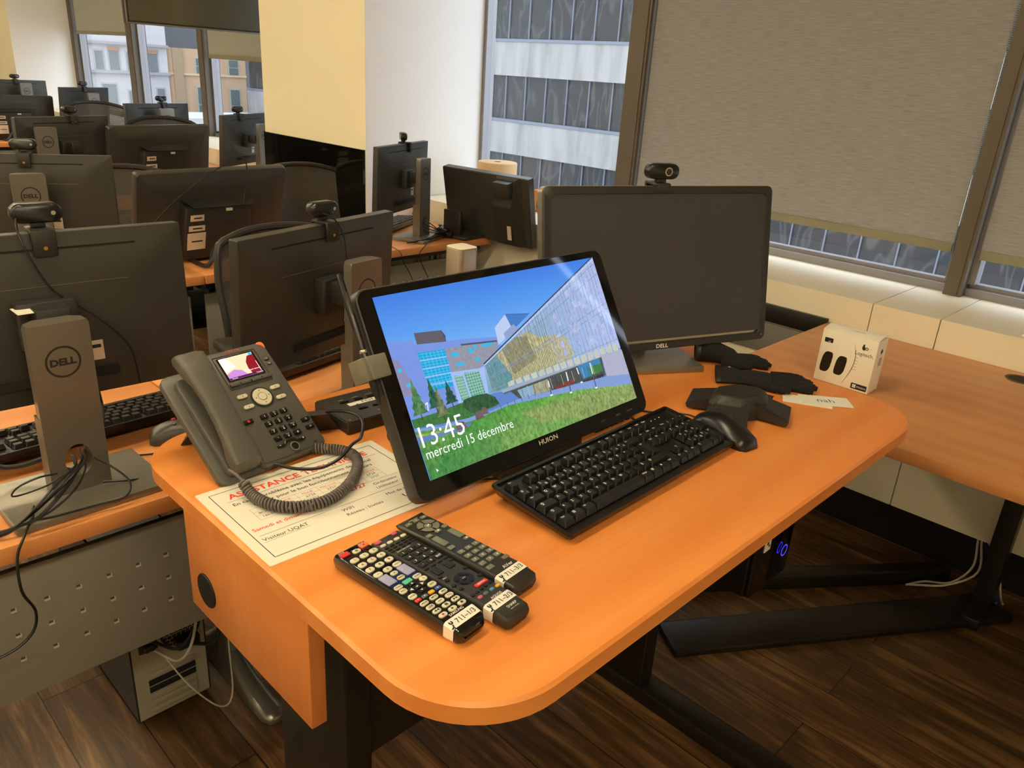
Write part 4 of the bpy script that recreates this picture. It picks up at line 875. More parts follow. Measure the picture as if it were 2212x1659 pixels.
for x, m in ((-.013, m_pink), (-.003, m_green), (.0075, mat('steel_blue_button', '#4f7ba0', .45)), (.0175, m_yel)): BT.append((x, -.0665, .0072, .0045, m, '', Wh, 'c'))
remote('tv_remote', 'long black TV remote with a red key and tape label 711-2/3, in the middle', .5245, .5860, 5.4,
       [(-.115, .032, .004, .012, .006), (-.1135, .038, .002, .0155, .006), (-.109, .043, .0006, .0180, .005), (-.085, .044, 0, .0200, .005), (.06, .0475, 0, .0170, .005), (.107, .0475, .0006, .0150, .005), (.1115, .044, .003, .011, .005), (.113, .038, .004, .008, .005)], m_blk,
       BT, (-.0935, -.0795, '711–2/3'), [('AQUOS', .003, -.0785, .0052, m_whiteink), ('SHARP', .004, -.1010, .0055, m_whiteink), ('REMOTE CONTROL', .004, -.1045, .0016, m_whiteink), ('POWER', -.0165, .1062, .0022, m_whiteink), ('MENU', -.014, -.0125, .0022, m_whiteink), ('+', -.0105, .0065, .005, m_whiteink), ('VOL', -.0105, .0025, .0025, m_whiteink), ('CH', .0095, .0025, .0028, m_whiteink), ('DISPLAY SLEEP AUDIO', -.004, .0680, .0022, m_whiteink)])
BT = []; G = m_keyg
for i, c_ in enumerate('123'): BT.append((-.0130 + .0135 * i, .0860, .0095, .0060, G, c_, Wh, 's'))
for a in range(4): BT.append((.002, .0655, .0062, (.0150, 90 * a + 6, 90 * a + 84), G, '', Wh, 'arc'))
BT += [(.002, .0655, .0100, .0100, G, '⏎', Wh, 'c'), (-.0150, .0465, .0090, .0065, G, '✕', Wh, 's'), (.0020, .0470, .0090, .0065, G, '■', Wh, 's'), (.0165, .0490, .0085, .0060, G, '×', m_red, 's'), (-.0135, .0280, .0100, .0230, G, '', Wh, 's'), (.0145, .0270, .0100, .0230, G, '', Wh, 's'), (-.0145, .0080, .0095, .0070, G, '/', m_green, 's'), (.0150, .0090, .0080, .0060, G, '●', Wh, 's')]
for i, c_ in enumerate('123456789'): BT.append((-.0130 + .0135 * (i % 3), -.0075 - .0118 * (i // 3), .0095, .0072, G, c_, Wh, 's'))
BT += [(-.0130, -.0430, .0095, .0072, G, '*', Wh, 's'), (.0005, -.0430, .0095, .0072, G, '0', Wh, 's'), (.0140, -.0430, .0095, .0072, G, '#', Wh, 's'), (-.0130, -.0550, .0105, .0072, G, '✆', m_green, 's'), (.0165, -.0545, .0105, .0060, G, '✆', m_red, 's')]
remote('camera_remote', 'dark grey camera remote with round direction pad and tape label 711-3/3, rightmost', .5750, .6100, 5.6,
       [(-.104, .028, .004, .010, .006), (-.1025, .036, .002, .013, .006), (-.098, .0450, .0006, .0165, .005), (-.075, .047, 0, .0190, .005), (.05, .0465, 0, .0170, .005), (.088, .0475, .003, .0155, .004), (.099, .0475, .0095, .0138, .002)], mat('dark_olive_plastic', '#2b2a25', .30),
       BT, (-.0855, -.0715, '711–3/3'), [('AVer', .006, -.0690, .0080, m_whiteink), ('CAMERA SELECT', .001, .0915, .0022, m_whiteink)])

# ---- the side desk by the window with its box
sd = thing('side_desk', 'brown wood side desk against the window ledge at the right', 'desk', (2.09, -.2, 0))
b = MB(w_side); b.rbox((0, 0, .7150), (.818, 2.32, .030), .004, .002); b.build('desktop', sd)
b = MB(mat('black_grommet')); b.ring(.030, .038, 30, .7312, Tr((.335, .582, 0))); b.use(m_slot).cyl((.335, .582, .7303), .030, .0012, 30); b.build('cable_grommet', sd)
for y in (-1.05, .55):
    b = MB(m_steel); b.rbox((.345, y - .05 if y > 0 else y, .35), (.06, .05, .698), .004, .002); b.rbox((.30, y - .05 if y > 0 else y, .018), (.15, .05, .036), .01, .004); b.build('leg', sd)
sd.location = (2.088, -.2, 0)
bx2 = thing('mouse_box', 'white cardboard box with a small black logo standing on the side desk', 'cardboard box', (1.969, .682, .7305), -90)
BW, BD, BH = .141, .062, .138
b = MB(mat('white_cardboard', '#f2ecd8', .6)); b.rbox((0, 0, BH / 2), (BW, BD, BH), .0012, .0008, 1)
bo = b.build('carton', bx2)
q = MB(mat('white_cardboard')); q.loft([[(-BW / 2 + .001, -BD / 2 + BD * k / 6, BH + .0002 + .006 * math.sin(math.pi * k / 6 * .85)), (BW / 2 - .001, -BD / 2 + BD * k / 6, BH + .0002 + .006 * math.sin(math.pi * k / 6 * .85))] for k in range(7)], False, False, closed=False); q.build('top_flap', bx2)
F = lambda u, v, e=.0002: Tr(((u - .5) * BW, -BD / 2 - e, v * BH)) @ FRONT
q = MB(m_blackink); q.text('Logitech.', .0135, F(.80, .675), 'c', .0, .95)
q.poly([(.0 + a, c_) for a, c_ in ((-.009, .001), (-.0075, .008), (-.003, .0115), (-.0035, .006), (-.001, .001), (-.001, -.005), (-.0055, -.0055), (-.008, -.003))], 0, F(.80, .82)); q.ring(.0022, .0040, 16, 0, F(.82, .82))
for a in (50, 5, -45): q.add([(math.cos(R(a)) * .0065 - .0006 * math.sin(R(a)), math.sin(R(a)) * .0065, 0), (math.cos(R(a)) * .0110, math.sin(R(a)) * .0110, 0), (math.cos(R(a)) * .0065 + .0006, math.sin(R(a)) * .0065 + .0008, 0)], [(0, 1, 2)], F(.83, .82))
q.add([(x, y, 0) for x, y in rrect(.022, .012, .002, 3)], [tuple(range(16))], F(.14, .80)); q.add([(x, y, 0) for x, y in rrect(.040, .015, .002, 3)], [tuple(range(16))], F(.83, .085))
arc_ = [( .60 + .07 * math.sin(math.pi * k / 16), .86 - .80 * k / 16 ) for k in range(17)]
for k in range(16):
    a, c_ = arc_[k], arc_[k + 1]; a = ((a[0] - .12 * max(0, k / 16 - .3) - .5) * BW, a[1] * BH); c_ = ((c_[0] - .12 * max(0, (k + 1) / 16 - .3) - .5) * BW, c_[1] * BH); t_ = .0003 + .0014 * math.sin(math.pi * (k + .5) / 16)
    q.add([(a[0], -BD / 2 - .0002, a[1]), (c_[0], -BD / 2 - .0002, c_[1]), (c_[0] + t_, -BD / 2 - .0002, c_[1]), (a[0] + t_, -BD / 2 - .0002, a[1])], [(0, 1, 2, 3)])
q.use(m_whiteink).text('Y', .009, F(.13, .775, .0003) @ Rz(-90), 'c', .02); q.text('Windows', .006, F(.87, .07, .0003), 'c', .01)
for i in (0, 1):
    for j in (0, 1): q.rbox((((.73 - .5) * BW + i * .0045), -BD / 2 - .0003, .085 * BH - .002 + j * .0045), (.004, .0001, .004), .0001, 0, 1)
q.use(m_blackink).text('Logitech.', .009, Tr((.01, -.012, BH + .0063)) , 'c')
q.add([(x, y, 0) for x, y in rrect(.012, .012, .001, 2)], [tuple(range(12))], Tr((BW / 2 + .0002, .002, .107)) @ Rz(90) @ FRONT @ Rz(45)); q.use(mat('faint_grey_print', '#b9b2a2', .7)).add([(x, y, 0) for x, y in rrect(.020, .022, .001, 2)], [tuple(range(12))], Tr((BW / 2 + .0002, .004, .080)) @ Rz(90) @ FRONT)
for k in range(5): q.rbox((.025, -BD / 2 - .0002, .085 - .008 * k), (.010, .0001, .0014), .0003, 0, 1)
q.build('print', bo, smooth=False)
for (u, v, w_, h_) in ((.17, .39, .026, .055), (.43, .385, .026, .052)):
    q = MB(m_ink if False else mat('printed_black_mouse', '#1c1712', .35)); 
    q.add([((u - .5) * BW + w_ / 2 * math.copysign(abs(math.cos(t_)) ** .55, math.cos(t_)) + (.004 if True else 0) * math.sin(t_), -BD / 2 - .0002, v * BH + h_ / 2 * math.copysign(abs(math.sin(t_)) ** .7, math.sin(t_))) for t_ in [2 * math.pi * k / 24 for k in range(24)]], [tuple(range(24))])
    q.build('mouse_picture', bo, smooth=False)

# ---- monitors
m_screen = mat('dark_anti_glare_screen', '#3a393a', .5, spec=.45)
def dell_stand(t, yb=-.020, h=.300, wide=.235, deep=.165, mtl=None, hole=True, logo=True):
    mtl = mtl or m_silver
    b = MB(mtl); b.rbox((0, 0, .0065), (wide, deep, .013), .004, .0015); b.build('stand_base', t)
    b = MB(mtl); w2 = .0445; th = .034; zc = .068; rx, rz_ = .0205, .028
    # column with a cable hole
    an = [2 * math.pi * k / 40 for k in range(40)]
    def outp(a):
        c_, s_ = math.cos(a), math.sin(a); hx_, lo_, hi_ = w2, zc - .013, .080
        k = min(hx_ / abs(c_) if abs(c_) > 1e-6 else 9, (hi_ / s_ if s_ > 1e-6 else lo_ / -s_ if s_ < -1e-6 else 9)); return (k * c_, zc + k * s_)
    inn = [(rx * math.cos(a), zc + rz_ * math.sin(a)) for a in an]; out = [outp(a) for a in an]
    for corner in ((w2, .013), (-w2, .013), (w2, zc + .080), (-w2, zc + .080)):
        i = min(range(40), key=lambda k_: (out[k_][0] - corner[0]) ** 2 + (out[k_][1] - corner[1]) ** 2); out[i] = corner
    n = 40; vs = []
    for y in (yb, yb + th): vs += [(x, y, z) for x, z in inn] + [(x, y, z) for x, z in out]
    fs = []
    for k in range(n):
        j = (k + 1) % n; fs += [(k, j, n + j, n + k)[::-1], (2 * n + k, 2 * n + j, 3 * n + j, 3 * n + k), (n + k, n + j, 3 * n + j, 3 * n + k)[::-1]]
        if not hole: pass
        fs.append((k, j, 2 * n + j, 2 * n + k))
    b.add(vs, fs)
    cm = Matrix.Identity(4); L = []
    for z, s_ in ((zc + .080, 1.0), (h - .006, 1.0), (h, .94)):
        L.append([(x * s_, yb + th / 2 + y, z) for x, y in ([(-w2, -th / 2), (w2, -th / 2), (w2 * .98, th * .15), (w2 * .6, th / 2), (-w2 * .6, th / 2), (-w2 * .98, th * .15)])])
    b.loft(L); c_ = b.build('stand_column', t, angle=30)
    if logo:
        q = MB(m_ink); q.ring(.0225, .0258, 40, 0, Tr((0, yb - .0003, h - .062)) @ FRONT); q.text('DELL', .0150, Tr((0, yb - .0003, h - .0672)) @ FRONT, 'c', .055, 1.12); q.build('stand_logo', c_, smooth=False)
    return c_
def dell_panel(t, T, W_=.467, H_=.28, front=False, sticker=True, arm=.085, name='panel'):
    """T: panel centre frame, local back face looks to -y"""
    b = MB(m_shell); L = []
    for (y, ins, r_) in ((.016, .0, .003), (.004, -.0, .003), (-.0052, .0, .003), (-.0062, .0014, .003), (-.0085, .022, .012), (-.0125, .050, .02), (-.0150, .075, .03), (-.016, .095, .03)):
        L.append([(x, y, z) for x, z in rrect(W_ - 2 * ins, H_ - 2 * ins * .8, r_, 3)])
    b.loft(L, T=T); b.use(m_slot).rbox((0, -.0088, H_ / 2 - .026), (W_ * .66, .0045, .0032), .001, 0, 1, T=T); b.rbox((.0, -.0150, -H_ / 2 + .040), (.20, .003, .016), .004, 0, 2, T=T)
    b.use(m_silver).rbox((0, -.0163, .056), (.27, .0006, .0008), .0002, 0, 1, T=T)
    back = b.build('back_shell', t, angle=25)
    q = MB(m_screen); q.rbox((0, .0165, .003), (W_ - .03, .0012, H_ - .038), .001, 0, 1, T=T); q.build('screen', t)
    q = MB(m_blk); q.rbox((0, -.030, .0), (.09, .030, .075), .006, .003, T=T); q.rbox((0, -.058, .01), (.05, .05, .045), .004, .002, T=T); q.build('tilt_bracket', t)
    if sticker: q = MB(m_label, m_ink); q.rbox((.066, -.0166, -.062), (.026, .0010, .034), .002, 0, 2, T=T); q.use(m_ink).rbox((.066, -.0172, -.055), (.018, .0003, .006), .0003, 0, 1, T=T); q.build('sticker', back)
    return back
def webcam(label, x, y, z, rz, ring=False, group=None, cable=None, scale=1.0, tilt=0):
    """bar webcam, looks to local -y, sits on a screen top"""
    t = thing('webcam', label, 'webcam', (x, y, z), rz, group); s_ = scale
    b = MB(m_blk2); b.loft([[(px * s_, yy * s_, (.028 + pz) * s_) for px, pz in rrect(w_, h_, .0145, 6)] for yy, w_, h_ in ((-.013, .066, .026), (-.011, .071, .030), (.008, .072, .031), (.013, .062, .024))][::-1]); b.build('camera_body', t, angle=50)
    b = MB(m_silver2); b.ring(.0060 * s_, .0088 * s_, 24, 0, Tr((.010 * s_, -.0133 * s_, .028 * s_)) @ FRONT); b.use(m_gloss).cyl((.010 * s_, -.0125 * s_, .028 * s_), .0062 * s_, .002, 20, axis='y'); b.build('lens', t)
    b = MB(m_silver2 if not ring else m_blk2); b.cyl((-.022 * s_, .0125 * s_, .028 * s_), .0035 * s_, .0016, 14, axis='y'); b.build('rear_badge', t)
    b = MB(m_blk); b.rbox((0, .0, .010 * s_), (.020 * s_, .016 * s_, .008 * s_), .002, .001); b.rbox((0, .006 * s_, .0025 * s_), (.034 * s_, .046 * s_, .005 * s_), .003, .001); b.rbox((0, -.0185 * s_, -.004 * s_), (.030 * s_, .004, .014 * s_), .002, .0005)
    b.rbox((0, .0295 * s_, -.0150 * s_), (.034 * s_, .007, .040 * s_), .002, .001); bk = b.build('clip', t)
    b = MB(m_brass); b.cyl((0, .0335 * s_, -.022 * s_), .0032 * s_, .0016, 14, axis='y'); b.build('screw', bk)
    if cable: MB(m_cableb).tube(cable, .0016, 6).build('cable', t)
    return t
def monitor(label, x, y, rz, px, py, pz, pyaw, tilt=0, z=RZ_, group='silver-stand monitors in the rows', h=.300, mtl=None):
    """x,y stand base; px,py,pz panel centre (world) and its yaw"""
    t = thing('monitor', label, 'monitor', (x, y, z), rz, group)
    dell_stand(t, h=h, mtl=mtl); inv = (Tr((x, y, z)) @ Rz(rz)).inverted()
    dell_panel(t, inv @ Tr((px, py, pz)) @ Rz(pyaw) @ Rx(tilt)); return t
mA = monitor('black monitor back with silver logo column nearest the left photo edge', .332, 1.292, 1, .345, 1.392, 1.004, -2.8, -3)
mB = monitor('black monitor back right of the phone, behind the pen display', .905, 1.305, 12, .872, 1.395, .975, 16.5, 2.8, h=.325)
q = MB(m_paper); q.rbox((.000, .052, .306), (.074, .040, .0008), .001, 0, 1); q.build('paper_scrap', mA)
mL = monitor('black monitor back in front of the white pillar face', 2.160, 2.655, 22, 2.12, 2.735, .978, 25.7, 1.7, h=.336)
mD = monitor('black monitor back at the left edge, second row', .668, 2.620, -8, .692, 2.712, .972, -24.1, 0, h=.339)
mF = monitor('black monitor back at the left edge, third row', 1.127, 4.035, 10, 1.234, 4.13, .972, 19.3, 3, h=.343)
mG = monitor('black monitor back beside the yellow pillar edge, third row', 2.345, 4.35, 25, 2.291, 4.449, .968, 31.6, 4, h=.332)
mI = monitor('black monitor back below the middle far window, fourth row', 2.110, 5.08, 8, 2.098, 5.174, .973, 18, 1, h=.36)
mH = monitor('black monitor back in front of the far cream wall, fifth row', 2.265, 6.78, 14, 2.24, 6.885, .977, 27, 5, h=.352)
mJ = monitor('black monitor back farthest away at the left edge', 2.105, 7.86, 3, 2.06, 7.955, .972, 3, 1, h=.362)
def aio(label, x, y, yaw, z=.86, W_=.565, H_=.34, tilt=12):
    t = thing('all_in_one_computer', label, 'computer', (x, y - .06, RZ_), 0, 'all-in-one computers in the rows'); inv = Tr((x, y - .06, RZ_)).inverted(); T = inv @ Tr((x, y, z)) @ Rz(yaw) @ Rx(tilt)
    b = MB(m_shell); b.loft([[(a, yy, c_) for a, c_ in rrect(W_ - 2 * i, H_ - 2 * i, .012, 3)] for yy, i in ((.018, 0), (.0, 0), (-.008, .004), (-.014, .02), (-.024, .05))], T=T); bk = b.build('back_shell', t, angle=30)
    MB(m_screen).rbox((0, .0185, .01), (W_ - .04, .0012, H_ - .06), .002, 0, 2, T=T).build('screen', t)
    b = MB(mat('charcoal_smooth_plastic', '#33312c', .35)); zl = .078
    b.add([(-.14, -.024, zl), (.14, -.024, zl), (.115, -.075, zl - .012), (-.115, -.075, zl - .012), (-.12, -.024, zl - .012), (.12, -.024, zl - .012), (.105, -.072, zl - .016), (-.105, -.072, zl - .016)], [(0, 1, 2, 3)[::-1], (4, 5, 6, 7), (2, 3, 7, 6)[::-1], (0, 3, 7, 4), (1, 2, 6, 5)[::-1]], T); b.build('hinge_shelf', t)
    b = MB(m_blk); b.rbox((-.015, -.045, -.035), (.25, .045, .19), .008, .004, T=T); bx_ = b.build('rear_housing', t)
    q = MB(m_label, m_ink)
    for (zz, w_, h_) in ((.026, .050, .022), (-.012, .060, .020), (-.060, .068, .062)): q.use(m_label).rbox((-.098, -.0684, zz), (w_, .0012, h_), .002, 0, 2, T=T); q.use(m_ink).rbox((-.096, -.0692, zz), (w_ * .6, .0003, min(.005, h_ * .25)), .0004, 0, 1, T=T)
    q.build('sticker', bx_); q = MB(m_keyw); q.rbox((.020, -.0700, .050), (.024, .005, .009), .001, 0, 1, T=T); q.build('latch', bx_)
    b = MB(m_blk); zb = (T @ Vector((0, -.05, -.14))).z; b.tube([(-.10, .10, .008), (-.105, -.05, .008), (-.09, -.085, .02), (-.04, -.03, .06), (.04, -.03, .06), (.09, -.085, .02), (.105, -.05, .008), (.10, .10, .008)], .008, 8); b.build('stand_loop', t)
    return t
aC = aio('black all-in-one computer back with stickers, second row behind the left monitor', 1.268, 2.733, 4, .885, tilt=14)
aE = aio('black all-in-one computer back with stickers, third row below the far windows', 1.697, 4.2, 11, .90, tilt=9)
aK = aio('black all-in-one computer back with shelf, fifth row at the left edge', 1.75, 6.95, 2, .875, tilt=6)
# the large computer standing crosswise behind the silver tower
aM = thing('all_in_one_computer', 'black all-in-one computer seen edge-on behind the silver tower', 'computer', (2.36, 2.62, RZ_), -84, 'all-in-one computers in the rows')
TM_ = (Tr((2.36, 2.62, RZ_)) @ Rz(-84)).inverted() @ Tr((2.403, 2.489, .877)) @ Rz(-84.9) @ Rx(11)
b = MB(m_shell); b.loft([[(a, yy, c_) for a, c_ in rrect(.49 - 2 * i, .30 - 2 * i, .006, 2)] for yy, i in ((.020, 0), (-.012, 0), (-.016, .003))], T=TM_); bk = b.build('back_shell', aM, angle=30)
MB(m_screen).rbox((0, .0205, .01), (.46, .0012, .26), .002, 0, 2, T=TM_).build('screen', aM)
b = MB(mat('charcoal_smooth_plastic')); b.add([(.075, -.0165, .148), (.200, -.0165, .148), (.215, -.0165, -.145), (.055, -.0165, -.145), (.085, -.030, .140), (.185, -.030, .140), (.175, -.055, .03), (.075, -.055, .03), (.195, -.03, -.145), (.065, -.03, -.145)], [(0, 1, 5, 4), (4, 5, 6, 7), (7, 6, 8, 9), (0, 4, 7, 9, 3), (1, 2, 8, 6, 5), (3, 9, 8, 2)], TM_); b.build('rear_housing', aM, smooth=False)
b = MB(m_blk, m_label); b.rbox((.135, -.052, .105), (.085, .035, .060), .003, .001, T=TM_); b.use(m_label).rbox((.150, -.045, -.085), (.022, .004, .060), .001, 0, 1, T=TM_); b.build('hinge_cap', aM)
b = MB(m_blk); b.rbox((0, .0, .008), (.22, .18, .012), .02, .003); b.rbox((.0, -.05, .06), (.10, .02, .11), .006, .003); b.build('stand_foot', aM)

# ---- big monitor on the teacher's desk, seen from the front
mN = thing('monitor', 'large switched-off monitor with silver edge facing us on the teacher desk', 'monitor', (1.372, .930, DZ), -30)
c_ = dell_stand(mN, yb=.045, h=.34, wide=.245, deep=.180, logo=False, mtl=mat('silver_stand_metal', '#8e8a80', .3, metal=.6))
invN = (Tr((1.372, .930, DZ)) @ Rz(-30)).inverted(); TN = invN @ Tr((1.374, .889, 1.063)) @ Rz(-20.4) @ Rx(-10.1)
PW, PH = .565, .339
b = MB(m_silver2); b.loft([[(x, y, z) for x, z in rrect(PW, PH, .014, 5)] for y in (.022, .003)], T=TN); b.build('silver_frame', mN)
b = MB(m_blk); b.loft([[(x, y, z) for x, z in rrect(PW - 2 * i, PH - 2 * i, .013, 5)] for y, i in ((.0035, .0008), (-.0025, .0012), (-.0035, .0025), (-.0035, .0155), (-.0015, .0165))], T=TN, cap1=False); bz = b.build('bezel', mN, angle=30)
b = MB(m_screen); b.rbox((0, -.0008, .003), (PW - .030, .0016, PH - .040), .001, 0, 1, T=TN); b.build('screen', mN)
b = MB(m_blk); b.loft([[(x, y, z) for x, z in rrect(PW - 2 * i, PH - 2 * i, .014, 3)] for y, i in ((.022, .001), (.030, .03), (.050, .07))][::-1], T=TN); b.rbox((0, .062, 0), (.10, .03, .09), .006, .002, T=TN); b.build('back_shell', mN)
b = MB(m_whiteink); b.text('DELL', .0115, TN @ Tr((0, -.0037, -PH / 2 + .0045)) @ FRONT, 'c', .03, 1.2); b.build('logo', bz, smooth=False)
for k in range(1): MB(m_silver).cyl((PW / 2 - .012, -.0036, -PH / 2 + .012), .0022, .001, 12, T=TN, axis='y').build('power_button', bz)
def on_top(T, u, H_, W_): return T @ Vector((u, .004, H_ / 2))
TNw = Tr((1.374, .889, 1.063)) @ Rz(-20.4) @ Rx(-10.1); p = TNw @ Vector((.0, .006, PH / 2))
webcam('black webcam with a silver lens ring on top of the large monitor', p.x - .004, p.y + .008, p.z + .0005, -24, True, cable=None, scale=1.0)
p = (Tr((.345, 1.392, 1.004)) @ Rz(-2.8) @ Rx(-3)) @ Vector((.018, .0, .14))
webcam('black webcam with a brass clip screw on the monitor at the left photo edge', p.x, p.y + .012, p.z + .0005, 176, cable=[(.030, .012, .022), (.034, .026, .008), (.026, .040, -.03), (.0, .046, -.09), (-.055, .050, -.14), (-.10, .052, -.20), (-.11, .05, -.27)], scale=1.02)
p = (Tr((.872, 1.395, .975)) @ Rz(16.5) @ Rx(2.8)) @ Vector((.010, .0, .14))
webcam('black webcam with a thin dark cable on the monitor behind the pen display', p.x, p.y + .012, p.z + .0005, 190, cable=[(.014, .014, .022), (-.002, .030, .012), (-.016, .042, -.02), (-.018, .048, -.06), (-.016, .05, -.13), (-.012, .05, -.20)], scale=.98)
for (T, u, rz, lab) in ((Tr((.692, 2.708, .972)) @ Rz(-24.1), .005, 156, 'black webcam with bright clip on the second row monitor at the left edge'), (Tr((1.234, 4.125, .972)) @ Rz(19.3) @ Rx(3), .04, 199, 'webcam with a green badge on the third row monitor at the left edge'), (Tr((2.12, 2.735, .978)) @ Rz(25.7), .02, 240, 'small black webcam on the monitor before the white pillar face'), (Tr((2.291, 4.449, .968)) @ Rz(31.6) @ Rx(4), -.06, 200, 'black webcam on the monitor beside the yellow pillar edge'), (Tr((2.098, 5.174, .973)) @ Rz(18), .04, 200, 'black webcam on the fourth row monitor below the far window'), (Tr((2.24, 6.885, .977)) @ Rz(27) @ Rx(5), -.01, 200, 'black webcam on the fifth row monitor before the far cream wall'), (Tr((2.06, 7.952, .972)) @ Rz(3), .0, 183, 'black webcam on the farthest monitor at the left edge')):
    p = T @ Vector((u, 0, .14)); webcam(lab, p.x, p.y + .01, p.z + .0005, rz, cable=None)

# ---- row desks
def row_desk(label, x0, x1, y0, dpt=.60, legs=None):
    cxd = (x0 + x1) / 2; t = thing('row_desk', label, 'desk', (cxd, y0 + dpt / 2, 0), group='row desks'); w_ = x1 - x0
    b = MB(w_row); b.rbox((0, 0, .7150), (w_, dpt, .030), .004, .002); b.build('desktop', t)
    b = MB(m_steel); b.box(-w_ / 2 + .02, w_ / 2 - .02, -dpt / 2 + .05, dpt / 2 - .06, .672, .6995); b.build('under_frame', t)
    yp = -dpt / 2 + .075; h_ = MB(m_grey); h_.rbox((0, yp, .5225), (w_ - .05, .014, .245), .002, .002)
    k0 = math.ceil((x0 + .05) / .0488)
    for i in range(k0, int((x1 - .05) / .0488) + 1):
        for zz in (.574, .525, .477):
            X = i * .0488 + .004 - cxd; h_.use(mat('dimple_shade', '#4a463f', .7)).box(X - .0035, X + .0035, yp - .0074, yp - .0069, zz, zz + .004); h_.use(mat('dimple_lit_edge', '#cfcabd', .4)).box(X - .0040, X + .0046, yp - .0098, yp - .0069, zz - .0028, zz); h_.box(X + .0030, X + .0046, yp - .0090, yp - .0069, zz, zz + .0042)  # dimple shade painted dark, its lit lower edge painted pale
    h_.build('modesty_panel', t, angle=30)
    m_leg = mat('grey_metallic_leg', '#8f8c84', .28, metal=.7)
    for X in ([a - cxd for a in legs] if legs else (-w_ / 2 + .05, w_ / 2 - .05)):
        q = MB(m_leg); q.rbox((X, .03, .36), (.052, .060, .62), .024, .002); L = []
        for (yy, ww, zz) in ((-.275, .018, .012), (-.27, .040, .020), (-.25, .056, .028), (-.19, .058, .036), (-.11, .054, .060), (-.05, .052, .11), (.0, .052, .11), (.10, .052, .045), (.20, .050, .026), (.22, .03, .015)):
            L.append([(X + a * ww / 2, yy + .08 * (1 - max(0, yy) / .3), .002 + (zz - .002) * c_) for a, c_ in ((-1, 0), (1, 0), (1, .45), (.75, .8), (.3, 1), (-.3, 1), (-.75, .8), (-1, .45))])
        q.loft(L[::-1]); q.build('leg', t, angle=50)
    return t
rows = [(-.62, .612, 1.19, 'row desk directly left of the teacher desk, carrying the nearest monitor'), (.616, 1.95, 1.19, 'row desk behind the pen display, carrying the silver tower'),
        (-.10, 1.118, 2.51, 'second row desk at the left under the small gap'), (1.122, 2.45, 2.51, 'second row desk reaching the white pillar'), (.15, 1.348, 3.95, 'third row desk at the left edge'), (1.352, 2.47, 3.95, 'third row desk beside the yellow pillar'),
        (.9, 2.47, 4.98, 'fourth row desk below the far windows'), (1.2, 2.47, 6.72, 'fifth row desk near the far wall'), (1.2, 2.30, 7.78, 'farthest row desk at the left edge')]
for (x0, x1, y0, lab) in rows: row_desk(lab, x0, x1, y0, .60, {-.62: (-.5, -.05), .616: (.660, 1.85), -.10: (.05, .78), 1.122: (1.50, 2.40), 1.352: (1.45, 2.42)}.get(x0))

# ---- chairs
def chair(label, x, y, rz, top=.965, w_=.44, hb=.46):
    t = thing('office_chair', label, 'office chair', (x, y, 0), rz, 'black mesh office chairs')
    # sitter faces local -y ; backrest at +y
    def bp(u, v):
        wv = w_ / 2 * (1 - .10 * (1 - v) - .28 * max(0, v - .78) ** 1.2 * 2); zz = top - hb + hb * v - .035 * abs(u) ** 2.6 * (v > .5) * v
        return (u * wv, .22 + .07 * v - .05 * u * u, zz)
    n, mrows = 14, 12; b = MB(m_mesh); vs = [bp(-1 + 2 * i / n, j / mrows) for j in range(mrows + 1) for i in range(n + 1)]
    b.add(vs, [(j * (n + 1) + i, j * (n + 1) + i + 1, (j + 1) * (n + 1) + i + 1, (j + 1) * (n + 1) + i) for j in range(mrows) for i in range(n)]); b.build('backrest_mesh', t)
    P = [bp(-1, j / 8) for j in range(9)] + [bp(-1 + 2 * i / 10, 1) for i in range(1, 10)] + [bp(1, 1 - j / 8) for j in range(9)] + [bp(1 - 2 * i / 8, 0) for i in range(1, 8)] + [bp(-1, 0)]
    b = MB(m_blk); b.tube(P, .011, 8, 2); b.tube([(0, .255, top - hb + .02), (0, .27, top - hb - .08), (0, .16, .44), (0, .05, .42)], .018, 8); b.build('backrest_frame', t)
    b = MB(mat('black_seat_fabric', '#1b1a19', .9, bump=.3, bscale=300)); b.rbox((0, -.02, .475), (.47, .46, .07), .10, .025, 5); b.build('seat', t)
    b = MB(m_blk); b.cyl((0, 0, .28), .028, .28, 16); b.rbox((0, 0, .425), (.20, .22, .03), .02, .005); b.cyl((0, 0, .12), .035, .08, 16); b.build('gas_lift', t)
    b = MB(m_blk)
    for a in range(5): b.add([(.02, -.022, .12), (.02, .022, .12), (.27, .014, .075), (.27, -.014, .075), (.02, -.022, .08), (.02, .022, .08), (.27, .014, .055), (.27, -.014, .055)], [(0, 3, 2, 1)[::-1], (4, 5, 6, 7)[::-1], (0, 1, 5, 4), (1, 2, 6, 5), (2, 3, 7, 6), (3, 0, 4, 7)], Rz(72 * a))
    b.build('star_base', t, smooth=False)
    for a in range(5):
        T = Rz(72 * a); MB(m_blk2).cyl((.26, 0, .028), .028, .04, 16, T=T, axis='y').build('caster', t)
    for s_ in (-1, 1):
        b = MB(m_blk); b.tube([(s_ * .20, .05, .44), (s_ * .255, .05, .47), (s_ * .262, .04, .60), (s_ * .26, .03, .655)], .014, 8); b.rbox((s_ * .255, -.02, .668), (.07, .25, .025), .02, .008, 4); b.build('armrest', t)
    return t
chair('black mesh office chair between the two nearest row monitors', 1.185, 1.90, -6, .945)
chair('black mesh office chair in front of the black pillar panel', 1.985, 3.08, 3, .965, .47)
chair('black mesh office chair behind the second row monitor at the left', 1.14, 3.06, -4, .985)
chair('black mesh office chair before the fourth row monitor', 1.95, 4.50, 3, 1.06)
chair('black mesh office chair behind the large monitor near the window ledge', 2.34, 1.74, 38, .985)
chair('black mesh office chair behind the fourth row monitor by the far sill', 2.02, 5.78, 2, 1.06)

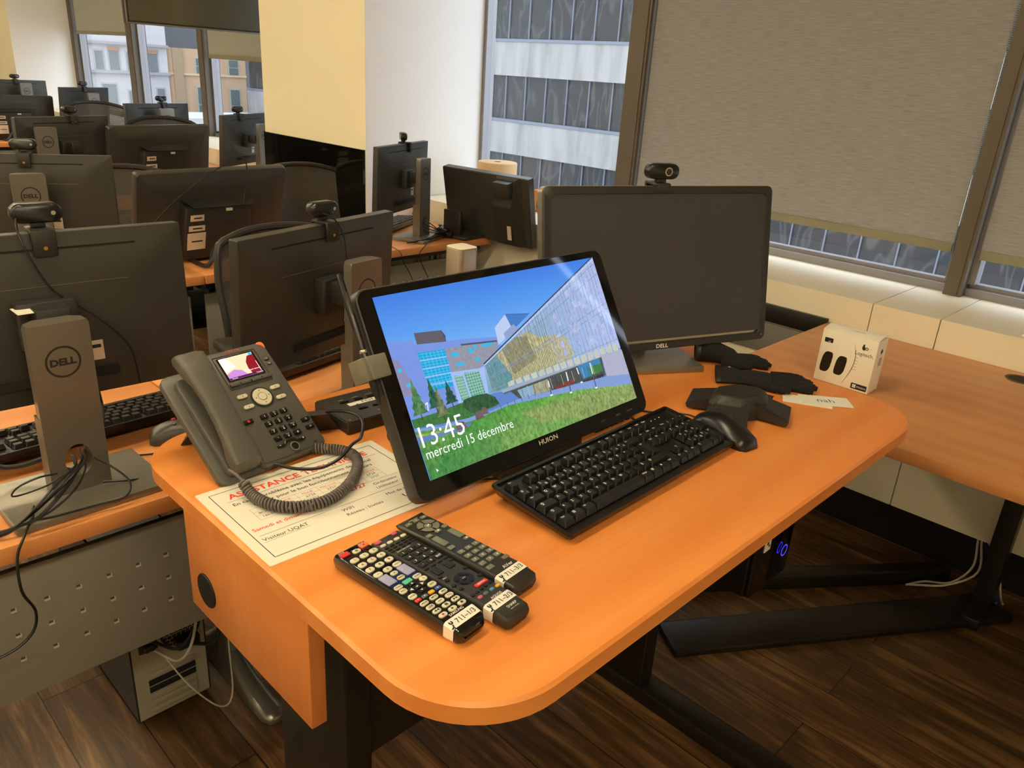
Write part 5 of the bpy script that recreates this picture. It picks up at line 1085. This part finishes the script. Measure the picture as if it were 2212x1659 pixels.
# ---- keyboards and mice on the rows
make_keyboard('black keyboard seen from behind at the foot of the nearest row monitor', .412, 1.515, 182, RZ_ + .0065, legend=False, lite=False, tilt=5)
t = make_mouse('computer_mouse', 'grey mouse with a red and a green dot at the rounded desk corner', .545, 1.385, 70, RZ_, mat('dark_grey_plastic', '#45433d', .4), .115, .062, .036)
for (x, m) in ((-.010, m_green), (.010, m_red)): MB(m).cyl((x, .012, .0375), .0042, .003, 14, b=.001).build('round_button', t)
make_keyboard('black keyboard in the dark behind the second nearest row monitor', 1.02, 1.63, 192, RZ_ + .003, legend=False, lite=True)
make_keyboard('grey keyboard on the desk beside the white pillar foot', 2.18, 2.90, 208, RZ_ + .003, legend=False, lite=True)
make_keyboard('pale keyboard beside the yellow pillar in the third row', 2.22, 4.40, 200, RZ_ + .003, legend=False, lite=True) if False else None

# ---- silver tower, game controller, paper rolls
t = thing('tower_speaker', 'square brushed silver tower with a pale top behind the pen display', 'router', (1.50, 1.655, RZ_))
b = MB(mat('brushed_silver_shell', '#a39a8a', .34, metal=.6)); b.rbox((0, 0, .110), (.072, .072, .220), .016, .0025, 6); b.build('shell', t)
b = MB(mat('pale_lid', '#efe6c0', .5)); b.rbox((0, 0, .2215), (.070, .070, .003), .015, .001, 6); b.build('lid', t)
t = thing('game_controller', 'black game controller lying on the desk before the white pillar', 'game controller', (2.30, 2.66, RZ_), 35)
b = MB(m_blk2); b.rbox((0, 0, .020), (.095, .060, .030), .022, .010, 5)
for s_ in (-1, 1): b.tube([(s_ * .045, .010, .022), (s_ * .065, -.020, .020), (s_ * .072, -.055, .016)], [.021, .019, .014], 12)
b.build('shell', t); b = MB(m_blk)
for x, y in ((-.030, .012), (.018, -.010)): b.cyl((x, y, .040), .004, .012, 10); b.cyl((x, y, .047), .009, .004, 14)
b.build('thumb_stick', t)
def roll(label, x, y, z, r, h, cat='paper roll'):
    t = thing('paper_towel_roll', label, cat, (x, y, z)); b = MB(mat('brown_paper', '#d8b48a', .85, mottle=.03, mscale=30))
    b.lathe([(.018, h), (r * .97, h), (r, h - .004), (r, 0), (.018, 0)][::-1], 36, cap0=False, cap1=False); b.build('paper', t)
    b = MB(mat('brown_card_core', '#8d6a45', .9)); b.lathe([(.0178, .001), (.0178, h - .001), (.016, h - .001), (.016, .001)], 20, cap0=False, cap1=False); b.build('core', t); return t
roll('brown paper towel roll standing on the window sill by the pillar', 2.79, 2.84, .822, .098, .19)
t = thing('paper_towel_roll', 'torn orange brown paper roll lying on the sill beside the window post', 'paper roll', (2.79, 2.54, .822 + .05), 10)
b = MB(mat('orange_brown_paper', '#c98550', .85)); b.cyl((0, 0, 0), .050, .10, 28, axis='x', b=.004); b.build('paper', t)

# ---- ceiling television
t = thing('television', 'black wide television hanging from the ceiling before the far windows', 'television', (2.30, 4.55, 1.54))
b = MB(mat('television_screen', '#4b493a', .22, spec=.5)); b.rbox((0, -.022, .335), (1.12, .004, .64), .003, 0, 2); b.build('screen', t)
b = MB(m_blk); b.rbox((0, .0, .335), (1.15, .042, .67), .006, .004); b.build('housing', t); b = MB(m_silver); b.rbox((0, -.024, .004), (1.15, .006, .006), .001, 0); b.rbox((-.573, -.024, .335), (.006, .006, .67), .001, 0); b.build('edge_trim', t)
b = MB(m_blk); b.cyl((0, .05, .80), .025, .72, 16); b.rbox((0, .04, .35), (.3, .04, .3), .01, .003); b.build('ceiling_mount', t)

# ---- computers on the floor and under the desks
pc_ = thing('computer_tower', 'open grey computer tower with cables seen from behind under the left row desk', 'computer tower', (.506, 1.69, 0))
b = MB(m_blk); b.box(-.084, -.080, -.205, .205, .015, .40); b.box(.080, .084, -.205, .205, .015, .40); b.box(-.084, .084, -.2, .205, .396, .40); b.box(-.084, .084, -.2, .205, .015, .02); b.rbox((0, .215, .21), (.17, .03, .40), .01, .004); b.build('case', pc_)
b = MB(mat('galvanised_steel', '#b0a996', .45, metal=.2)); b.box(-.080, .080, -.2065, -.2035, .018, .396); rp = b.build('rear_plate', pc_)
b = MB(m_slot, mat('galvanised_steel')); 
b.cyl((.028, -.2075, .225), .046, .002, 32, axis='y'); b.use(mat('galvanised_steel'))
for i in range(-4, 5):
    for j in range(-4, 5):
        X, Z = .028 + i * .0102 + (.0051 if j % 2 else 0), .225 + j * .0100
        if (X - .028) ** 2 + (Z - .225) ** 2 < .045 ** 2: b.add([(X + a, -.2090, Z + c_) for a, c_ in ((-.0051, -.0008), (.0051, -.0008), (.0051, .0008), (-.0051, .0008))] + [(X + a, -.2090, Z + c_) for a, c_ in ((-.0007, 0), (.0007, 0), (.0007, .009), (-.0007, .009))], [(0, 1, 2, 3), (4, 5, 6, 7)])
b.build('fan_grille', rp, smooth=False)
for k in range(6):
    b = MB(m_slot if k in (1, 2) else mat('galvanised_steel')); b.rbox((.0, -.2085, .130 - .0190 * k), (.105, .003, .014), .001, .0005); b.build('expansion_slot', rp)
b = MB(m_blk, m_slot); b.rbox((-.045, -.210, .275), (.040, .006, .15), .002, .001); 
for k in range(6): b.rbox((-.045, -.219, .215 + .024 * k), (.022, .014, .014), .002, .001)
b.rbox((.035, -.222, .195), (.05, .03, .022), .004, .002); b.build('port_block', rp)
b = MB(m_label); b.rbox((.050, -.208, .195), (.016, .001, .030), .001, 0); b.build('sticker', rp)
MB(m_cableb).tube([(-.045, -.23, .24), (.0, -.28, .23), (.05, -.27, .30), (.075, -.24, .42)], .0035, 6).build('cable', pc_); MB(m_cableb).tube([(-.045, -.23, .29), (.0, -.27, .27), (.04, -.25, .35), (.075, -.23, .44)], .003, 6).build('cable', pc_)
MB(m_cableg).tube([(-.040, -.235, .215), (-.01, -.28, .20), (.02, -.29, .24), (.05, -.27, .33), (.07, -.25, .44)], .0032, 6).build('cable', pc_); MB(m_cableb).tube([(.035, -.24, .195), (.075, -.28, .21), (.095, -.27, .30), (.085, -.25, .42)], .0045, 6).build('power_cable', pc_)
MB(m_cableg).tube([(-.03, -.23, .21), (.0, -.30, .14), (.05, -.33, .07), (.085, -.32, .08), (.10, -.29, .20), (.12, -.26, .40)], .002, 6).build('thin_cable', pc_)
pc2 = thing('computer_tower', 'black computer tower with a blue lit power ring hanging under the teacher desk', 'computer tower', (1.510, .80, .375))
b = MB(mat('near_black_case', '#0d0b09', .35)); b.rbox((0, 0, .2225), (.180, .40, .444), .006, .003); b.build('case', pc2)
b = MB(m_gloss); b.rbox((0, -.205, .2225), (.176, .014, .440), .006, .004); b.add([(-.088, -.2125, .28), (.088, -.2125, .31), (.088, -.2125, .335), (-.088, -.2125, .295)], [(0, 1, 2, 3)]); fb = b.build('front_bezel', pc2)
b = MB(mat('blue_power_light', '#000000', .2, emit='#3a30ff', es=3)); b.ring(.0125, .0145, 30, 0, Tr((.048, -.2150, .074)) @ FRONT); b.build('power_ring', fb)
b = MB(m_paper, m_ink); b.rbox((-.045, -.2130, .128), (.028, .002, .034), .001, 0); b.use(m_ink).cyl((-.048, -.2145, .131), .004, .0006, 12, axis='y'); b.cyl((-.040, -.2145, .123), .003, .0006, 12, axis='y'); b.build('sticker', fb)
b = MB(m_silver2); 
for z_ in (.225, .195): b.cyl((.078, -.2130, z_), .0035, .001, 12, axis='y')
b.build('audio_jack', fb)
# black boards lying on the floor under the side desk
def board(label, P, wd, th, h0=0):
    (x0, y0), (x1, y1) = P; L_n = math.hypot(x1 - x0, y1 - y0); t = thing('floor_board', label, 'panel', ((x0 + x1) / 2, (y0 + y1) / 2, h0), math.degrees(math.atan2(y1 - y0, x1 - x0)))
    MB(m_steel).rbox((0, 0, th / 2), (L_n, wd, th), .008, .004).build('board', t); return t
board('wide black metal board lying slanted on the floor under the side desk', ((1.58, .855), (2.48, .265)), .125, .022)
board('narrow black metal rail lying on the floor behind the wide board', ((1.78, 1.00), (2.53, .43)), .05, .05)
# wall raceway
t = thing('wall_raceway', 'dark cable channel on the cream wall behind the large monitor', 'cable channel', (2.4985, 1.50, .712))
b = MB(m_steel); b.rbox((-.008, 0, 0), (.014, 1.08, .060), .001, .001); b.build('channel', t); MB(mat('grey_lower_panel', '#6e6a62', .6)).rbox((-.004, 0, -.09), (.006, 1.08, .105), .001, .001).build('lower_cover', t)  # plain grey strip below the dark channel
# vent on the sill
t = thing('sill_vent', 'white slotted air vent set in the sill at the right edge', 'vent', (2.60, .41, .8221)); b = MB(m_white); 
for k in range(14): b.box(-.06, .08, -.12 + k * .010, -.12 + k * .010 + .005, 0, .003)
b.box(-.066, -.06, -.125, .02, 0, .004); b.build('slats', t)

# ---- loose cables
def cable(label, P, r=.0022, m=m_cableb, name='cable', group=None):
    o = MB(m).tube(P, r, 7).build(name); return tag(o, label, 'cable', group)
cable('black cable looping from the phone over the notice', [(.600, 1.12, .8525), (.640, 1.050, .878), (.665, 1.000, .890), (.672, .968, .885), (.645, .932, .876), (.610, .905, .884), (.575, .885, .880), (.545, .890, .872), (.520, .915, .868), (.505, .950, .866)], .0026)
cable('thin black cable under the left end of the wired keyboard', [(.70, .76, .853), (.77, .715, .853), (.80, .703, .8565), (.845, .706, .858), (.88, .72, .853)], .0018)
cable('black keyboard cable running back under the large monitor', [(1.09, .705, .860), (1.10, .735, .853), (1.13, .76, .853), (1.18, .80, .853), (1.19, .87, .853), (1.20, .98, .853)], .0019)
cable('thin black cable dangling over the edge of the nearest row desk', [(.245, 1.225, .750), (.222, 1.188, .742), (.205, 1.176, .715), (.200, 1.165, .665), (.213, 1.17, .62), (.205, 1.17, .585), (.175, 1.17, .565), (.12, 1.17, .56)], .0022)
hp = Vector((.335, 1.280, .797)); rnd = random.Random(4)
for i in range(8):
    a, c_, d_ = rnd.uniform(-1, 1), rnd.uniform(-1, 1), rnd.random()
    P = [(.350 + .014 * a, 1.345, .765 + .02 * d_), (hp.x + .010 * a, hp.y + .005, hp.z + .010 * c_), (.322 + .012 * a, 1.235, .806 + .014 * c_), (.288 + .020 * a, 1.205 - .012 * d_, .800 + .026 * c_), (.252 + .014 * a, 1.196 - .006 * d_, .776 + .020 * c_), (.222 + .003 * a, 1.206, .752 + .004 * c_), (.195, 1.215 + .004 * a, .741 + .003 * c_), (.14 + .01 * a, 1.25 + .02 * a, .736)]
    cable('black cable of the bundle drawn through the stand hole of the nearest monitor', P, .0016 + .0005 * d_, name='cable', group='cable bundle at the nearest monitor')
cable('black cable loop falling from the stand hole onto the silver base', [(.352, 1.262, .80), (.372, 1.232, .785), (.385, 1.212, .765), (.372, 1.200, .748), (.33, 1.205, .7455), (.27, 1.210, .7455), (.243, 1.222, .747), (.25, 1.235, .760)], .0018)
cable('thin black cable ring around the left of the silver stand base', [(.29, 1.24, .80), (.262, 1.228, .808), (.235, 1.232, .80), (.226, 1.245, .782), (.24, 1.252, .775), (.275, 1.246, .782), (.30, 1.25, .79)], .0015)
cable('black mouse cable curving from behind the silver stand to the grey mouse', [(.385, 1.40, .734), (.43, 1.37, .734), (.48, 1.345, .734), (.515, 1.348, .740)], .0018)
cable('pair of black cables running right from the nearest monitor stand', [(.36, 1.262, .752), (.40, 1.252, .7455), (.44, 1.262, .735), (.50, 1.262, .733), (.56, 1.28, .733)], .0018)
cable('black power cable hanging under the nearest monitor at the left', [(.21, 1.41, .83), (.235, 1.39, .775), (.265, 1.375, .765), (.31, 1.36, .775)], .0045)
cable('black cable behind the right edge of the nearest stand column', [(.43, 1.46, .85), (.425, 1.43, .80), (.405, 1.40, .757), (.385, 1.38, .745)], .0028)
cable('black cable lying on the row desk beside the second stand', [(.60, 1.38, .733), (.66, 1.345, .733), (.72, 1.35, .733), (.79, 1.35, .740), (.83, 1.33, .748)], .002)
cable('thin black cable hanging over the second row desk edge', [(2.14, 2.56, .742), (2.06, 2.50, .735), (2.02, 2.488, .70), (2.06, 2.49, .62), (2.10, 2.49, .55), (2.09, 2.50, .47)], .002)
cable('second thin cable dangling from the second row desk edge', [(1.93, 2.56, .734), (1.925, 2.492, .725), (1.94, 2.488, .68), (1.98, 2.49, .62), (2.02, 2.49, .52)], .0018)
for i in range(4):
    a = i * .012; cable('black cable tangled round the stand before the white pillar', [(2.15, 2.70, .83 - a), (2.17, 2.60, .80 - a), (2.20 + a, 2.57, .765), (2.22 + a * 2, 2.62, .748), (2.12 + a, 2.56, .748), (2.02 + a, 2.57, .737)], .0028, group='cable tangle before the white pillar')
cable('thin cable arching over the all-in-one computer of the second row', [(.96, 2.58, .87), (1.10, 2.60, .98), (1.27, 2.62, 1.075), (1.33, 2.64, 1.095), (1.36, 2.64, 1.075), (1.355, 2.64, 1.0), (1.34, 2.64, .935)], .0022)
for i, (P, m) in enumerate((([(2.50, .37, .19), (2.49, .36, .10), (2.47, .40, .03), (2.42, .46, .025), (2.38, .50, .008)], m_cableg), ([(2.50, .36, .19), (2.47, .34, .10), (2.43, .40, .04), (2.38, .46, .03), (2.35, .49, .03)], m_cableg), ([(2.50, .35, .19), (2.52, .31, .10), (2.50, .28, .03), (2.47, .27, .028)], mat('blue_cable', '#2a3f8a', .4)), ([(2.50, .34, .19), (2.53, .30, .11), (2.515, .27, .03), (2.48, .255, .028)], m_cableg))):
    cable('pale loose cable end below the ledge at the right', P, .0035, m, group='loose cable ends under the side desk') if m is m_cableg else cable('blue loose cable end below the ledge at the right', P, .0045, m)
